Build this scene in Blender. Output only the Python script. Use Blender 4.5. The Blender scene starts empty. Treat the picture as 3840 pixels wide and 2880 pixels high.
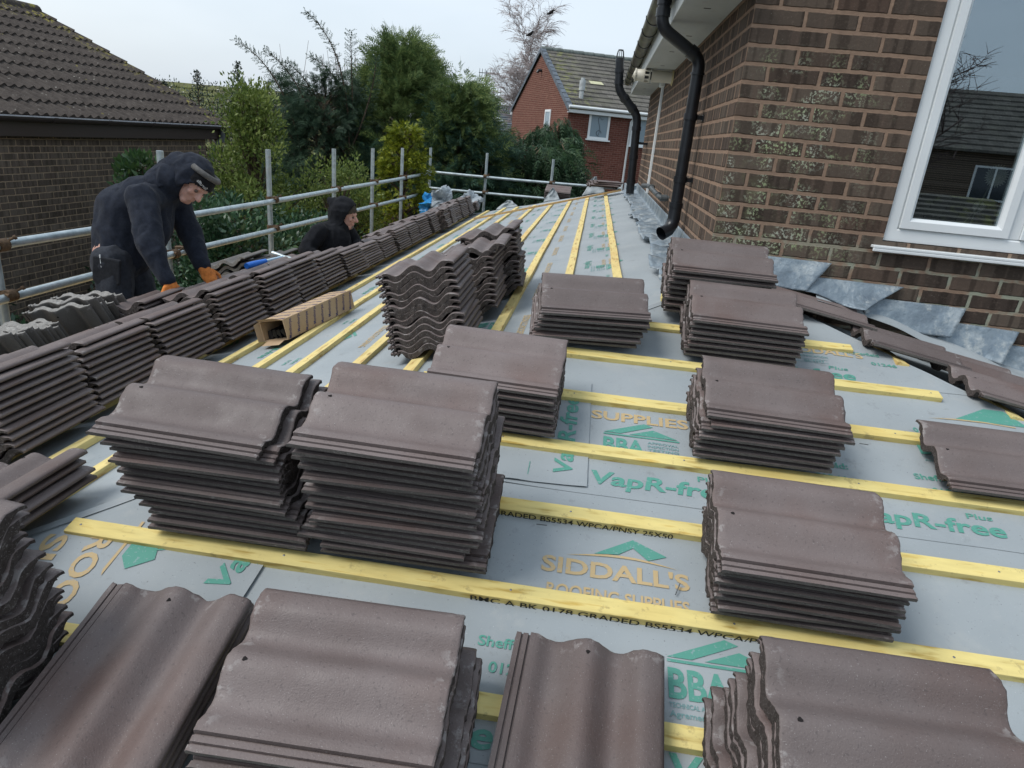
import bpy, bmesh, math, random
import numpy as np
from mathutils import Vector, Matrix, noise
R = math.radians
random.seed(7); RNG = np.random.default_rng(7)
SC = bpy.context.scene
COL = SC.collection

# ------------------------------------------------------------ camera
cam_d = bpy.data.cameras.new("camera"); cam = bpy.data.objects.new("camera", cam_d); COL.objects.link(cam)
SC.camera = cam
PITCH, YAW, ROLL = 0.3473441, -0.0931048, 0.0927821
fw = Vector((math.sin(YAW)*math.cos(PITCH), math.cos(YAW)*math.cos(PITCH), -math.sin(PITCH)))
rt0 = Vector((math.cos(YAW), -math.sin(YAW), 0)); up0 = rt0.cross(fw)
rt = math.cos(ROLL)*rt0 + math.sin(ROLL)*up0; up = -math.sin(ROLL)*rt0 + math.cos(ROLL)*up0
cam.matrix_world = Matrix((( rt.x, up.x, -fw.x, -0.5794), (rt.y, up.y, -fw.y, -3.4108), (rt.z, up.z, -fw.z, 0.72166), (0,0,0,1)))
cam_d.sensor_width = 36; cam_d.lens = 2543.15/3840*36; cam_d.clip_end = 600; cam_d.clip_start = .05

# ------------------------------------------------------------ world / light / exposure
w = bpy.data.worlds.new("World"); SC.world = w; w.use_nodes = True
nt = w.node_tree; nt.nodes.clear()
out = nt.nodes.new("ShaderNodeOutputWorld"); bg = nt.nodes.new("ShaderNodeBackground")
sky = nt.nodes.new("ShaderNodeTexSky"); sky.sky_type = 'NISHITA'; sky.sun_disc = False
sky.sun_elevation = R(42); sky.sun_rotation = R(-60); sky.dust_density = 3; sky.air_density = 1.2
mul = nt.nodes.new("ShaderNodeVectorMath"); mul.operation = 'SCALE'; mul.inputs[3].default_value = .075
tc = nt.nodes.new("ShaderNodeTexCoord"); mp = nt.nodes.new("ShaderNodeMapping"); mp.inputs['Scale'].default_value = (1, 1, 3.2)
nz = nt.nodes.new("ShaderNodeTexNoise"); nz.inputs['Scale'].default_value = 1.6; nz.inputs['Detail'].default_value = 4
cr = nt.nodes.new("ShaderNodeValToRGB")
cr.color_ramp.elements[0].position = .35; cr.color_ramp.elements[0].color = (.40, .475, .555, 1)
cr.color_ramp.elements[1].position = .7; cr.color_ramp.elements[1].color = (.52, .59, .665, 1)
mx = nt.nodes.new("ShaderNodeMixRGB"); mx.inputs[0].default_value = .82
L = nt.links.new
L(tc.outputs['Generated'], mp.inputs[0]); L(mp.outputs[0], nz.inputs[0]); L(nz.outputs[0], cr.inputs[0])
L(sky.outputs[0], mul.inputs[0]); L(mul.outputs[0], mx.inputs[1]); L(cr.outputs[0], mx.inputs[2]); L(mx.outputs[0], bg.inputs[0]); L(bg.outputs[0], out.inputs[0])
bg.inputs[1].default_value = 1.0
sd = bpy.data.lights.new("sun", 'SUN'); sd.energy = 1.55; sd.use_shadow = True; sd.angle = R(28); sd.color = (1, .97, .93)
sun = bpy.data.objects.new("sun", sd); COL.objects.link(sun)
sun.rotation_euler = (R(42), 0, R(-60))   # soft light through cloud, from upper left
sun.rotation_euler = Vector((-.62, -.35, .9)).to_track_quat('Z', 'Y').to_euler()
SC.view_settings.view_transform = 'Standard'; SC.view_settings.look = 'None'
SC.view_settings.exposure = 0.72; SC.view_settings.gamma = 1; SC.view_settings.use_curve_mapping = False

# ------------------------------------------------------------ helpers
T = math.tan(0.24875764)          # roof pitch
CS, SN = math.cos(0.24875764), math.sin(0.24875764)
zf = lambda y: T*y + .15          # front slope membrane
zs = lambda x: T*x + .124         # side slope membrane
zr = lambda x: -T*x + .162        # right slope
GROUND = -2.95

class MB:
    def __init__(s): s.v = []; s.f = []; s.m = []; s.mi = 0; s.smooth = []
    def add(s, vs, fs, smooth=False):
        o = len(s.v); s.v += [tuple(v) for v in vs]
        for f in fs: s.f.append(tuple(i+o for i in f)); s.m.append(s.mi); s.smooth.append(smooth)
    def box(s, lo, hi, M=None):
        x0, y0, z0 = lo; x1, y1, z1 = hi
        vs = [Vector(p) for p in [(x0,y0,z0),(x1,y0,z0),(x1,y1,z0),(x0,y1,z0),(x0,y0,z1),(x1,y0,z1),(x1,y1,z1),(x0,y1,z1)]]
        if M: vs = [M @ v for v in vs]
        s.add(vs, [(0,3,2,1),(4,5,6,7),(0,1,5,4),(1,2,6,5),(2,3,7,6),(3,0,4,7)])
    def quad(s, a, b, c, d): s.add([a, b, c, d], [(0,1,2,3)])
    def tube(s, pts, rad, n=10, cap=True, smooth=True):
        pts = [Vector(p) for p in pts]; k = len(pts)
        rad = rad if isinstance(rad, (list, tuple)) else [rad]*k
        vs = []; prev = None
        for i, p in enumerate(pts):
            d = (pts[min(i+1,k-1)] - pts[max(i-1,0)])
            d = d.normalized() if d.length > 1e-9 else Vector((0,0,1))
            if prev is None:
                a = d.orthogonal().normalized()
            else:
                a = (prev - d*prev.dot(d)); a = a.normalized() if a.length > 1e-6 else d.orthogonal().normalized()
            prev = a; b = d.cross(a)
            for j in range(n):
                t = 2*math.pi*j/n; vs.append(p + (a*math.cos(t) + b*math.sin(t))*rad[i])
        fs = [(i*n+j, i*n+(j+1)%n, (i+1)*n+(j+1)%n, (i+1)*n+j) for i in range(k-1) for j in range(n)]
        o = len(s.v); s.add(vs, fs, smooth)
        if cap: s.add(vs[:n], [tuple(range(n))[::-1]]); s.add(vs[-n:], [tuple(range(n))])
    def build(s, name, mats, parent=None, bevel=0):
        me = bpy.data.meshes.new(name); me.from_pydata(s.v, [], s.f)
        if not isinstance(mats, (list, tuple)): mats = [mats]
        for m in mats: me.materials.append(m)
        me.polygons.foreach_set('material_index', s.m); me.polygons.foreach_set('use_smooth', s.smooth)
        me.update(); o = bpy.data.objects.new(name, me); COL.objects.link(o)
        if parent: o.parent = parent
        if bevel:
            b = o.modifiers.new('bevel', 'BEVEL'); b.width = bevel; b.segments = 2; b.limit_method = 'ANGLE'
        return o
def tag(o, label=None, cat=None, group=None, kind=None):
    if label: o['label'] = label
    if cat: o['category'] = cat
    if group: o['group'] = group
    if kind or cat: o['kind'] = kind or 'thing'
    return o
def empty(name, loc, label, cat, group=None):
    o = bpy.data.objects.new(name, None); COL.objects.link(o); o.location = loc; o.empty_display_size = .1
    bpy.context.view_layer.update()
    return tag(o, label, cat, group)
def keep(child, parent):      # parent while leaving the child where it is (parents here are unrotated)
    child.parent = parent; child.matrix_parent_inverse = Matrix.Translation(-parent.location); return child
def part(mb, name, mats, parent, bevel=0):
    o = mb.build(name, mats, None, bevel)
    # translation of direct thing only: vertices are in world space
    root = parent
    while root.parent: root = root.parent
    o.parent = parent
    o.matrix_parent_inverse = Matrix.Translation(-root.location) if parent is root else Matrix.Identity(4)
    return o

# ------------------------------------------------------------ materials
class NT:
    def __init__(s, name, rough=.8, spec=.3, metal=0):
        s.mat = bpy.data.materials.new(name); s.mat.use_nodes = True; s.t = s.mat.node_tree
        s.b = s.t.nodes['Principled BSDF']; s.b.inputs['Roughness'].default_value = rough
        s.b.inputs['Specular IOR Level'].default_value = spec; s.b.inputs['Metallic'].default_value = metal
        s.tc = s.t.nodes.new('ShaderNodeTexCoord'); s.obj = s.tc.outputs['Object']
    def n(s, typ, **kw):
        x = s.t.nodes.new(typ)
        for k, v in kw.items(): setattr(x, k, v)
        return x
    def L(s, a, b): s.t.links.new(a, b)
    def set(s, sock, v):
        if isinstance(v, (int, float)): sock.default_value = v
        elif isinstance(v, (tuple, list)): sock.default_value = tuple(v) if len(v) == len(sock.default_value) else tuple(v)+(1,)
        else: s.L(v, sock)
    def m(s, op, a, b=0, c=0):
        x = s.n('ShaderNodeMath', operation=op); s.set(x.inputs[0], a); s.set(x.inputs[1], b); s.set(x.inputs[2], c); return x.outputs[0]
    def mapv(s, scale=(1,1,1), loc=(0,0,0), src=None):
        x = s.n('ShaderNodeMapping'); s.L(src or s.obj, x.inputs[0]); x.inputs['Scale'].default_value = scale; x.inputs['Location'].default_value = loc; return x.outputs[0]
    def noise(s, scale, detail=3, vec=None, rough=.5, out=0):
        x = s.n('ShaderNodeTexNoise'); x.inputs['Scale'].default_value = scale; x.inputs['Detail'].default_value = detail; x.inputs['Roughness'].default_value = rough
        s.L(vec or s.obj, x.inputs['Vector']); return x.outputs[out]
    def vor(s, scale, vec=None):
        x = s.n('ShaderNodeTexVoronoi'); x.inputs['Scale'].default_value = scale; s.L(vec or s.obj, x.inputs['Vector']); return x.outputs[0]
    def ramp(s, fac, stops):
        x = s.n('ShaderNodeValToRGB'); s.L(fac, x.inputs[0]); e = x.color_ramp.elements
        while len(e) < len(stops): e.new(.5)
        for i, (p, c) in enumerate(stops): e[i].position = p; e[i].color = tuple(c)+(1,) if not isinstance(c, (int, float)) else (c, c, c, 1)
        return x.outputs[0]
    def step(s, v, a, b):      # smoothstep a..b
        x = s.n('ShaderNodeMapRange', interpolation_type='SMOOTHSTEP'); s.set(x.inputs[0], v); x.inputs[1].default_value = a; x.inputs[2].default_value = b; return x.outputs[0]
    def mix(s, f, a, b, typ='MIX'):
        x = s.n('ShaderNodeMixRGB', blend_type=typ); s.set(x.inputs[0], f); s.set(x.inputs[1], a); s.set(x.inputs[2], b); return x.outputs[0]
    def bump(s, h, dist=.002, strength=1):
        x = s.n('ShaderNodeBump'); x.inputs['Distance'].default_value = dist; x.inputs['Strength'].default_value = strength; s.L(h, x.inputs['Height'])
        if s.b.inputs['Normal'].links: s.L(s.b.inputs['Normal'].links[0].from_socket, x.inputs['Normal'])
        s.L(x.outputs[0], s.b.inputs['Normal']); return x
    def col(s, c): s.set(s.b.inputs['Base Color'], c); return s
    def rough(s, r): s.set(s.b.inputs['Roughness'], r); return s
    def rnd(s): return s.n('ShaderNodeObjectInfo').outputs['Random']
    def island(s): return s.n('ShaderNodeNewGeometry').outputs['Random Per Island']
    def sep(s): x = s.n('ShaderNodeSeparateXYZ'); s.L(s.obj, x.inputs[0]); return x.outputs
    def comb(s, a, b, c): x = s.n('ShaderNodeCombineXYZ'); s.set(x.inputs[0], a); s.set(x.inputs[1], b); s.set(x.inputs[2], c); return x.outputs[0]
    def vadd(s, a, b): x = s.n('ShaderNodeVectorMath', operation='ADD'); s.set(x.inputs[0], a); s.set(x.inputs[1], b); return x.outputs[0]

def simple(name, c, rough=.6, spec=.3, metal=0, var=.12, nscale=8, bump=0, bscale=60):
    N = NT(name, rough, spec, metal)
    f = N.noise(nscale, 4)
    a = tuple(x*(1-var) for x in c); b = tuple(min(1, x*(1+var)) for x in c)
    N.col(N.ramp(f, [(.3, a), (.7, b)]))
    if bump: N.bump(N.noise(bscale, 4), bump)
    return N.mat

def tile_top_mat(name, c1, c2, c3):
    N = NT(name, .58, .5)
    r = N.rnd(); off = N.comb(N.m('MULTIPLY', r, 37.), N.m('MULTIPLY', r, 11.), 0)
    v = N.vadd(N.obj, off)
    base = N.ramp(N.noise(5, 4, v), [(.3, c1), (.7, c2)])
    base = N.mix(N.m('MULTIPLY', N.step(N.noise(3.2, 3, N.vadd(v, (9, 4, 2))), .48, .72), .55), base, c3)
    tone = N.m('ADD', .80, N.m('MULTIPLY', r, .36))
    base = N.mix(1, base, N.comb(tone, tone, tone), 'MULTIPLY')
    base = N.mix(N.m('MULTIPLY', N.step(N.noise(150, 3, v), .60, .70), .40), base, (.05, .04, .04))   # pits and dark scuffs
    fine = N.noise(420, 2, v)
    base = N.mix(N.m('MULTIPLY', N.step(fine, .68, .74), .55), base, (.42, .40, .39))                 # pale grit
    X = N.sep(); ed = N.m('ABSOLUTE', N.m('SUBTRACT', X[0], .21))
    edm = N.step(ed, .165, .208)
    pale = N.m('MULTIPLY', edm, N.step(N.noise(34, 4, v, .65), .54, .64))
    base = N.mix(N.m('MULTIPLY', pale, .5), base, (.34, .32, .31))
    scr = N.step(N.noise(6, 2, N.mapv((14, 140, 60), src=v)), .70, .76)
    base = N.mix(N.m('MULTIPLY', scr, .4), base, (.36, .34, .33))
    N.col(base); N.bump(N.noise(300, 3, v), .0012, .7); N.bump(N.noise(60, 4, v), .0015, .6)
    N.rough(N.ramp(N.noise(14, 3, v), [(.3, .5), (.7, .72)]))
    return N.mat
M = {}
M['tile'] = tile_top_mat('tile_top', (.130, .101, .095), (.162, .131, .125), (.120, .073, .061))
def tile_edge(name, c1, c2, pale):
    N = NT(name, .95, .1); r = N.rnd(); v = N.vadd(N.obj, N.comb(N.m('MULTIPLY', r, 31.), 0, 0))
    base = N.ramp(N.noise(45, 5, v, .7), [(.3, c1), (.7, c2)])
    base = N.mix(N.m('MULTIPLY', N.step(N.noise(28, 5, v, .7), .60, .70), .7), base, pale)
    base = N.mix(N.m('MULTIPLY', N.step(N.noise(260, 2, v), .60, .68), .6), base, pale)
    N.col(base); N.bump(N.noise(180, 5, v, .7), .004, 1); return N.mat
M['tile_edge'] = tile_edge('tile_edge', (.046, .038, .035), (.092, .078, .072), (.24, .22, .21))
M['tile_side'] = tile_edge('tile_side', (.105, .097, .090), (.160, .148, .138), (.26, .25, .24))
M['hole'] = simple('nail_hole_dark', (.012, .01, .01), .9)
M['old'] = tile_top_mat('old_tile', (.085, .078, .072), (.12, .11, .10), (.07, .06, .05))  # face tones set dark: shade on the upright tiles is put into the colour
M['old_edge'] = tile_edge('old_tile_edge', (.20, .19, .18), (.34, .33, .31), (.46, .45, .43))

def wood(name, c1, c2, axis=0):
    N = NT(name, .65, .25); r = N.rnd()
    sc = [14, 90, 90]; 
    if axis == 1: sc = [90, 14, 90]
    off = N.comb(N.m('MULTIPLY', r, 13.), N.m('MULTIPLY', r, 7.), 0); v = N.vadd(N.obj, off)
    g = N.noise(1, 5, N.mapv(tuple(x*.5 for x in sc), src=v))
    base = N.ramp(g, [(.30, tuple(x*.72 for x in c2)), (.42, c1), (.60, tuple(min(1, x*1.12) for x in c1)), (.72, c2)])
    base = N.mix(N.m('MULTIPLY', N.step(N.noise(2.2, 3, v), .5, .75), .55), base, c2)
    kn = N.step(N.vor(4.5, N.mapv((1, 2.4, 2.4) if axis == 0 else (2.4, 1, 2.4), src=v)), .13, .03)
    base = N.mix(N.m('MULTIPLY', kn, .7), base, (.30, .16, .05))
    base = N.mix(N.m('MULTIPLY', N.step(N.noise(24, 5, v, .7), .58, .70), .45), base, (.24, .18, .09))
    N.col(base); N.bump(g, .0012, .6); return N.mat
M['bat_x'] = wood('batten_timber_x', (.68, .565, .225), (.60, .42, .11), 0)
M['bat_y'] = wood('batten_timber_y', (.68, .55, .23), (.60, .37, .13), 1)
M['raw'] = wood('raw_timber', (.62, .42, .20), (.50, .30, .12), 1)

N = NT('membrane', .55, .3)
f = N.noise(3, 4); base = N.ramp(f, [(.3, (.285, .318, .335)), (.7, (.345, .378, .395))])
base = N.mix(N.m('MULTIPLY', N.step(N.noise(26, 5, rough=.7), .60, .72), .35), base, (.22, .23, .235))
base = N.mix(N.m('MULTIPLY', N.step(N.noise(150, 2), .70, .75), .6), base, (.10, .09, .085))
base = N.mix(N.m('MULTIPLY', N.step(N.noise(260, 2, N.vadd(N.obj, (5, 5, 5))), .70, .76), .5), base, (.60, .62, .63))
base = N.mix(N.m('MULTIPLY', N.step(N.noise(5.5, 5, N.vadd(N.obj, (2, 9, 4)), .7), .54, .68), .30), base, (.40, .41, .40)); base = N.mix(N.m('MULTIPLY', N.step(N.noise(8, 5, N.vadd(N.obj, (7, 2, 4)), .75), .60, .70), .35), base, (.17, .175, .175))
N.col(base); N.bump(N.noise(700, 2), .0006, .5); N.bump(N.noise(9, 3), .004, .5); M['membrane'] = N.mat
def ink(name, c):
    N = NT(name, .55, .3); base = N.mix(N.m('MULTIPLY', N.step(N.noise(120, 3), .58, .70), .5), c, (.32, .37, .41)); N.col(base); return N.mat
M['green'] = ink('green_print', (.095, .30, .24)); M['orange'] = ink('orange_print', (.50, .375, .20)); M['black_ink'] = simple('stencil_ink', (.03, .03, .02), .8)
M['faint'] = ink('faint_green_print', (.17, .32, .32))

def brick(name, u_expr, uoff, zoff, tones, mortar, lichen=0, bw=.225, rh=.075, mt=.011, bumpd=.006, dark_bands=.5, moss_axis=None):
    N = NT(name, .92, .12); X = N.sep()
    wob = N.m('MULTIPLY', N.m('SUBTRACT', N.noise(26, 4), .5), .010)
    wob2 = N.m('MULTIPLY', N.m('SUBTRACT', N.noise(22, 4, N.vadd(N.obj, (3, 7, 1))), .5), .010)
    u = N.m('ADD', N.m('SUBTRACT', X[u_expr], uoff), wob); z = N.m('ADD', N.m('SUBTRACT', X[2], zoff), wob2)
    row = N.m('FLOOR', N.m('DIVIDE', z, rh)); par = N.m('MULTIPLY', N.m('FLOORED_MODULO', row, 2), .5)
    uu = N.m('ADD', N.m('DIVIDE', u, bw), par); colm = N.m('FLOOR', uu)
    fu = N.m('MULTIPLY', N.m('SUBTRACT', uu, colm), bw); fz = N.m('MULTIPLY', N.m('FRACT', N.m('DIVIDE', z, rh)), rh)
    d = N.m('MINIMUM', N.m('MINIMUM', fu, N.m('SUBTRACT', bw, fu)), N.m('MINIMUM', fz, N.m('SUBTRACT', rh, fz)))
    mask = N.step(d, mt*.36, mt*.64)
    wn = N.n('ShaderNodeTexWhiteNoise', noise_dimensions='2D'); N.L(N.comb(colm, row, 0), wn.inputs['Vector']); rv = wn.outputs['Value']
    k = len(tones); base = N.ramp(rv, [(i/(k-1), c) for i, c in enumerate(tones)])
    band = N.noise(1, 1, N.comb(N.m('MULTIPLY', fu, 22.), N.m('MULTIPLY', rv, 57.), row))
    base = N.mix(N.m('MULTIPLY', N.step(band, .50, .60), dark_bands), base, tuple(x*.42 for x in tones[0]))
    base = N.mix(N.m('MULTIPLY', N.step(band, .40, .30), dark_bands*.6), base, tuple(min(1, x*1.5) for x in tones[-1]))
    base = N.mix(N.m('MULTIPLY', N.step(N.noise(60, 5, rough=.7), .5, .7), .3), base, tuple(x*1.7 for x in tones[1]))
    base = N.mix(N.m('MULTIPLY', N.step(N.noise(170, 2), .70, .76), .5), base, (.42, .40, .36))
    if lichen:
        a = N.step(N.noise(75, 4, rough=.65), .505, .57)
        g = N.step(N.noise(7, 2), .42, .60)
        xm = N.step(X[0], .80, .30) if moss_axis is None else 1.0
        zm = N.m('MULTIPLY', N.step(X[2], 1.24, 1.02), N.step(X[2], .12, .3))
        lm = N.m('MULTIPLY', N.m('MULTIPLY', N.m('MULTIPLY', a, mask), g), N.m('MULTIPLY', xm, zm))
        base = N.mix(N.m('MULTIPLY', N.m('MULTIPLY', N.step(X[0], .45, .02), N.m('MULTIPLY', N.step(N.noise(9, 4, rough=.7), .45, .65), N.step(X[2], .85, .45))), .40), base, (.17, .18, .09))
        base = N.mix(N.m('MULTIPLY', lm, lichen), base, N.ramp(N.noise(11, 3), [(.4, (.44, .46, .37)), (.6, (.40, .48, .26))]))
    mcol = N.ramp(N.noise(30, 4), [(.3, tuple(x*.8 for x in mortar)), (.7, mortar)])
    if lichen: mcol = N.mix(N.m('MULTIPLY', N.step(X[2], .48, .30), N.step(N.noise(10, 3), .45, .6)), mcol, (.30, .31, .24))
    fin = N.mix(mask, mcol, base); N.col(fin)
    h = N.m('ADD', mask, N.m('MULTIPLY', N.noise(90, 4, rough=.6), .35)); N.bump(h, bumpd, 1)
    return N.mat
DK = [(.060, .045, .037), (.112, .086, .068), (.080, .058, .046), (.130, .104, .082), (.098, .066, .051)]
M['brick_front'] = brick('dark_brick_front', 0, .1080, 1.3457, DK, (.30, .205, .148), .8, mt=.017)
M['brick_side'] = brick('dark_brick_side', 1, .2205, 1.3457, DK, (.30, .205, .148), 0, mt=.017)
M['brick_left'] = brick('brown_brick_left', 1, .05, 0.0, [(.085, .068, .056), (.130, .105, .086), (.105, .082, .068), (.150, .122, .10)], (.36, .27, .19), 0)
M['brick_red'] = brick('red_brick', 0, .0, 0.0, [(.110, .042, .032), (.150, .056, .043), (.128, .047, .036), (.172, .068, .052)], (.26, .17, .135), 0, dark_bands=.12)
M['brick_red_y'] = brick('red_brick_gable', 1, .0, 0.0, [(.115, .047, .035), (.152, .062, .046), (.132, .052, .040), (.175, .076, .056)], (.40, .27, .21), 0, dark_bands=.1)
M['upvc'] = simple('white_upvc', (.74, .77, .78), .32, .5, var=.04, nscale=3)
M['cream'] = simple('cream_plastic', (.62, .59, .50), .4, .5, var=.06)
N = NT('soffit_board', .5, .4); base = N.ramp(N.noise(4, 4, N.mapv((1, .4, 1))), [(.3, (.40, .42, .40)), (.7, (.52, .54, .52))])
base = N.mix(N.m('MULTIPLY', N.step(N.noise(14, 5, rough=.7), .56, .7), .4), base, (.30, .27, .22)); N.col(base); M['soffit'] = N.mat
M['blackpl'] = simple('black_plastic', (.012, .014, .018), .33, .5, var=.3, nscale=12)
M['greypl'] = simple('grey_plastic', (.07, .08, .085), .5, .4, var=.3)
N = NT('weathered_gutter', .45, .4); N.col(N.ramp(N.noise(5, 5, N.mapv((3, 1, 3))), [(.3, (.045, .03, .022)), (.5, (.085, .08, .05)), (.7, (.14, .14, .08))])); M['gutter'] = N.mat
N = NT('lead', .5, .5, .35); base = N.ramp(N.noise(7, 5, rough=.65), [(.25, (.13, .165, .20)), (.5, (.22, .27, .31)), (.72, (.44, .48, .49))])
base = N.mix(N.m('MULTIPLY', N.step(N.noise(40, 4), .56, .66), .5), base, (.16, .21, .26)); base = N.mix(N.m('MULTIPLY', N.step(N.noise(9, 5, N.vadd(N.obj, (7, 1, 4)), .7), .54, .66), .6), base, (.50, .52, .50)); N.col(base); N.bump(N.noise(16, 4), .012, 1); N.bump(N.noise(70, 4), .003, .8); M['lead'] = N.mat
N = NT('galvanised', .42, .5, .55); base = N.ramp(N.noise(18, 5, rough=.6), [(.3, (.34, .40, .42)), (.55, (.48, .55, .57)), (.75, (.60, .66, .67))])
base = N.mix(N.m('MULTIPLY', N.step(N.noise(9, 4), .60, .72), .5), base, (.25, .22, .17)); N.col(base); M['galv'] = N.mat
M['rust'] = simple('rusty_clamp', (.10, .062, .035), .8, .3, var=.4, nscale=60, bump=.002)
def foliage(name, cs, trans=.25, rough=.5, spec=.3, nscale=1.5):
    N = NT(name, rough, spec); r = N.island(); k = len(cs)
    a = N.ramp(r, [(i/(k-1), c) for i, c in enumerate(cs)])
    a = N.mix(N.m('MULTIPLY', N.step(N.noise(nscale, 2), .42, .6), .45), a, cs[0])
    N.col(a)
    if trans:
        tr = N.n('ShaderNodeBsdfTranslucent'); N.L(a, tr.inputs[0]); ms = N.n('ShaderNodeMixShader'); ms.inputs[0].default_value = trans
        o = N.t.nodes['Material Output']; N.L(N.b.outputs[0], ms.inputs[1]); N.L(tr.outputs[0], ms.inputs[2]); N.L(ms.outputs[0], o.inputs[0])
    return N.mat
M['bark'] = simple('bark', (.10, .075, .055), .95, .1, var=.4, nscale=20, bump=.01)
M['bark_pale'] = simple('pale_bark', (.22, .17, .12), .95, .1, var=.3, nscale=20)
M['twig_grey'] = simple('bare_twig', (.13, .10, .095), .95, .1, var=.3)

# ------------------------------------------------------------ ground
mb = MB(); mb.quad((-300,-300,GROUND),(300,-300,GROUND),(300,300,GROUND),(-300,300,GROUND))
N = NT('ground', .95, .1); N.col(N.ramp(N.noise(.6, 5), [(.3, (.05, .065, .03)), (.5, (.09, .085, .06)), (.7, (.13, .12, .10))]))
tag(mb.build('ground', N.mat), kind='structure')

# ------------------------------------------------------------ extension (roof deck under the membrane, walls)
EY = 8.15; EX = -3.12; NY = -3.9; RX = 2.6
ext = empty('extension', (-1.5, 0, GROUND), 'low brick extension with a hipped roof under re-tiling, wrapped round the house corner', 'extension')
H1 = lambda y: y - .026/T        # hip line between side and front slopes, x as function of y
hipx = lambda y: y + (.15-.124)/T
mb = MB(); dz = -.012
# side slope
mb.quad((EX, hipx(0)*0+EX-.102, zs(EX)+dz), (0, -.102, zs(0)+dz), (0, EY, zs(0)+dz), (EX, EY, zs(EX)+dz))
xn = hipx(NY)
mb.add([(EX, EX-.102, zs(EX)+dz), (0, -.102, zf(-.102)+dz), (.047, 0, zf(0)+dz), (NY*-1+.046, NY, zf(NY)+dz), (NY+.102, NY, zf(NY)+dz)], [(0, 4, 3, 2, 1)])
mb.add([(.047, 0, zr(.047)+dz), (-NY+.046, NY, zr(-NY+.046)+dz), (-NY+.046, 0, zr(-NY+.046)+dz)], [(0, 1, 2)])
deck = simple('roof_boarding', (.10, .09, .08), .9)
part(mb, 'roof_deck', deck, ext)
mb = MB()
mb.box((EX+.2, -3.0, GROUND), (EX+.3, EY-.1, zs(EX)-.10)); mb.box((EX+.3, EY-.2, GROUND), (-.02, EY-.1, -.75)); part(mb, 'wall', M['brick_left'], ext)

# ------------------------------------------------------------ roofing tile
TL, TW = .42, .33
WA = .034
def prof(w):
    if w < .0115: return .0150
    if w < .0155: return .0095
    if w < .0275: return .0160
    if w < .0320: return .0100
    if w < .043: return .0215
    # waves
    a = (w-.043)
    if w < .085: t = (w-.043)/.042; return .0215 + (.005-.0215)*(.5-.5*math.cos(math.pi*t))
    if w < .165: t = (w-.085)/.080; return .005 + WA*(.5-.5*math.cos(math.pi*t))
    if w < .228: t = (w-.165)/.063; return .005 + WA - WA*(.5-.5*math.cos(math.pi*t))
    if w < .288: t = (w-.228)/.060; return .005 + WA*(.5-.5*math.cos(math.pi*t))
    t = (w-.288)/.042; return .005 + WA - .011*t*t
def make_tile(seed, old=False):
    rs = np.random.default_rng(seed)
    ws = [0, .003, .0110, .0120, .0150, .0160, .0270, .0280, .0315, .0325, .0360, .0400, .0429] + list(np.linspace(.05, TW, 30))
    ss = [(0, .026), (.004, .026), (.022, .025), (.030, .0125), (.10, .012), (.2, .012), (.3, .012), (.392, .0125), (.402, .025), (.416, .026), (TL, .026)]
    nw, ns = len(ws), len(ss); V = []; F = []; mi = []
    ph = rs.uniform(0, 50)
    def jag(w, end): return (noise.noise((w*70, ph, end*3)) * .0035 + noise.noise((w*260, ph, end*9)) * .0022)
    for i, (s, th) in enumerate(ss):
        for w in ws:
            z = prof(w); sx = s
            if i == 0: sx += jag(w, 0)
            if i == ns-1: sx += jag(w, 1)
            ww = w
            if w == 0 : ww += noise.noise((s*60, ph, 5))*.002 
            if w == TW: ww += noise.noise((s*60, ph, 7))*.002
            zt = z + .010 - (.0022 if i in (0, ns-1) else 0)
            V.append((sx, ww, zt))
        for w in ws:
            z = prof(w); sx = s
            if i in (0, ns-1): sx += jag(w, 0 if i == 0 else 1)*1.5
            ww = w
            taper = 1.0 if .02 < w < TW-.02 else .76
            tt = (th if .05 < w < TW-.03 else min(th, .0130))*taper*(1+.12*noise.noise((w*40, ph, 11 + s*20)))
            V.append((sx, ww, max(z + .010 - tt, -.012)))
    for i in range(ns-1):
        for j in range(nw-1):
            a = i*2*nw + j; b = (i+1)*2*nw + j
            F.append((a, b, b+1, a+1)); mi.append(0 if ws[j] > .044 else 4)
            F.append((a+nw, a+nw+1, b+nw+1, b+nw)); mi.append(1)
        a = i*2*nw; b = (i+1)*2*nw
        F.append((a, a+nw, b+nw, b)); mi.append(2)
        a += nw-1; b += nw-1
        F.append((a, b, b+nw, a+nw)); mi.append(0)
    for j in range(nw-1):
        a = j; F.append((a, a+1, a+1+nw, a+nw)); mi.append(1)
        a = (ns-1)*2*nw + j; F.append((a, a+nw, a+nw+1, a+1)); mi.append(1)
    # nail hole near the head on the middle roll
    o = len(V); hz = prof(.165)+.0108; n = 10
    hx, hy = .036+rs.uniform(-.003, .003), .163
    for k in range(n):
        t = 2*math.pi*k/n; r = .0048*(1+.2*math.sin(3*t+ph)); V.append((hx+r*math.cos(t), hy+r*math.sin(t), hz - .0004*abs(math.sin(t))*3))
    V.append((hx, hy, hz+.0004)); 
    for k in range(n): F.append((o+k, o+(k+1) % n, o+n)); mi.append(3)
    me = bpy.data.meshes.new('roof_tile'); me.from_pydata(V, [], F)
    for m in ((M['old'], M['old_edge'], M['old_edge'], M['hole'], M['old']) if old else (M['tile'], M['tile_edge'], M['tile_side'], M['hole'], M['tile'])): me.materials.append(m)
    me.polygons.foreach_set('material_index', mi)
    sm = [m == 0 for m in mi]; me.polygons.foreach_set('use_smooth', sm); me.update()
    return me
TILES = [make_tile(i+3) for i in range(6)]; OLD = [make_tile(i+30, True) for i in range(3)]
ORD = ['lowest', 'second', 'third', 'fourth', 'fifth', 'sixth', 'seventh', 'eighth', 'ninth', 'tenth', 'eleventh', 'twelfth', 'thirteenth', 'fourteenth', 'fifteenth']
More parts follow.
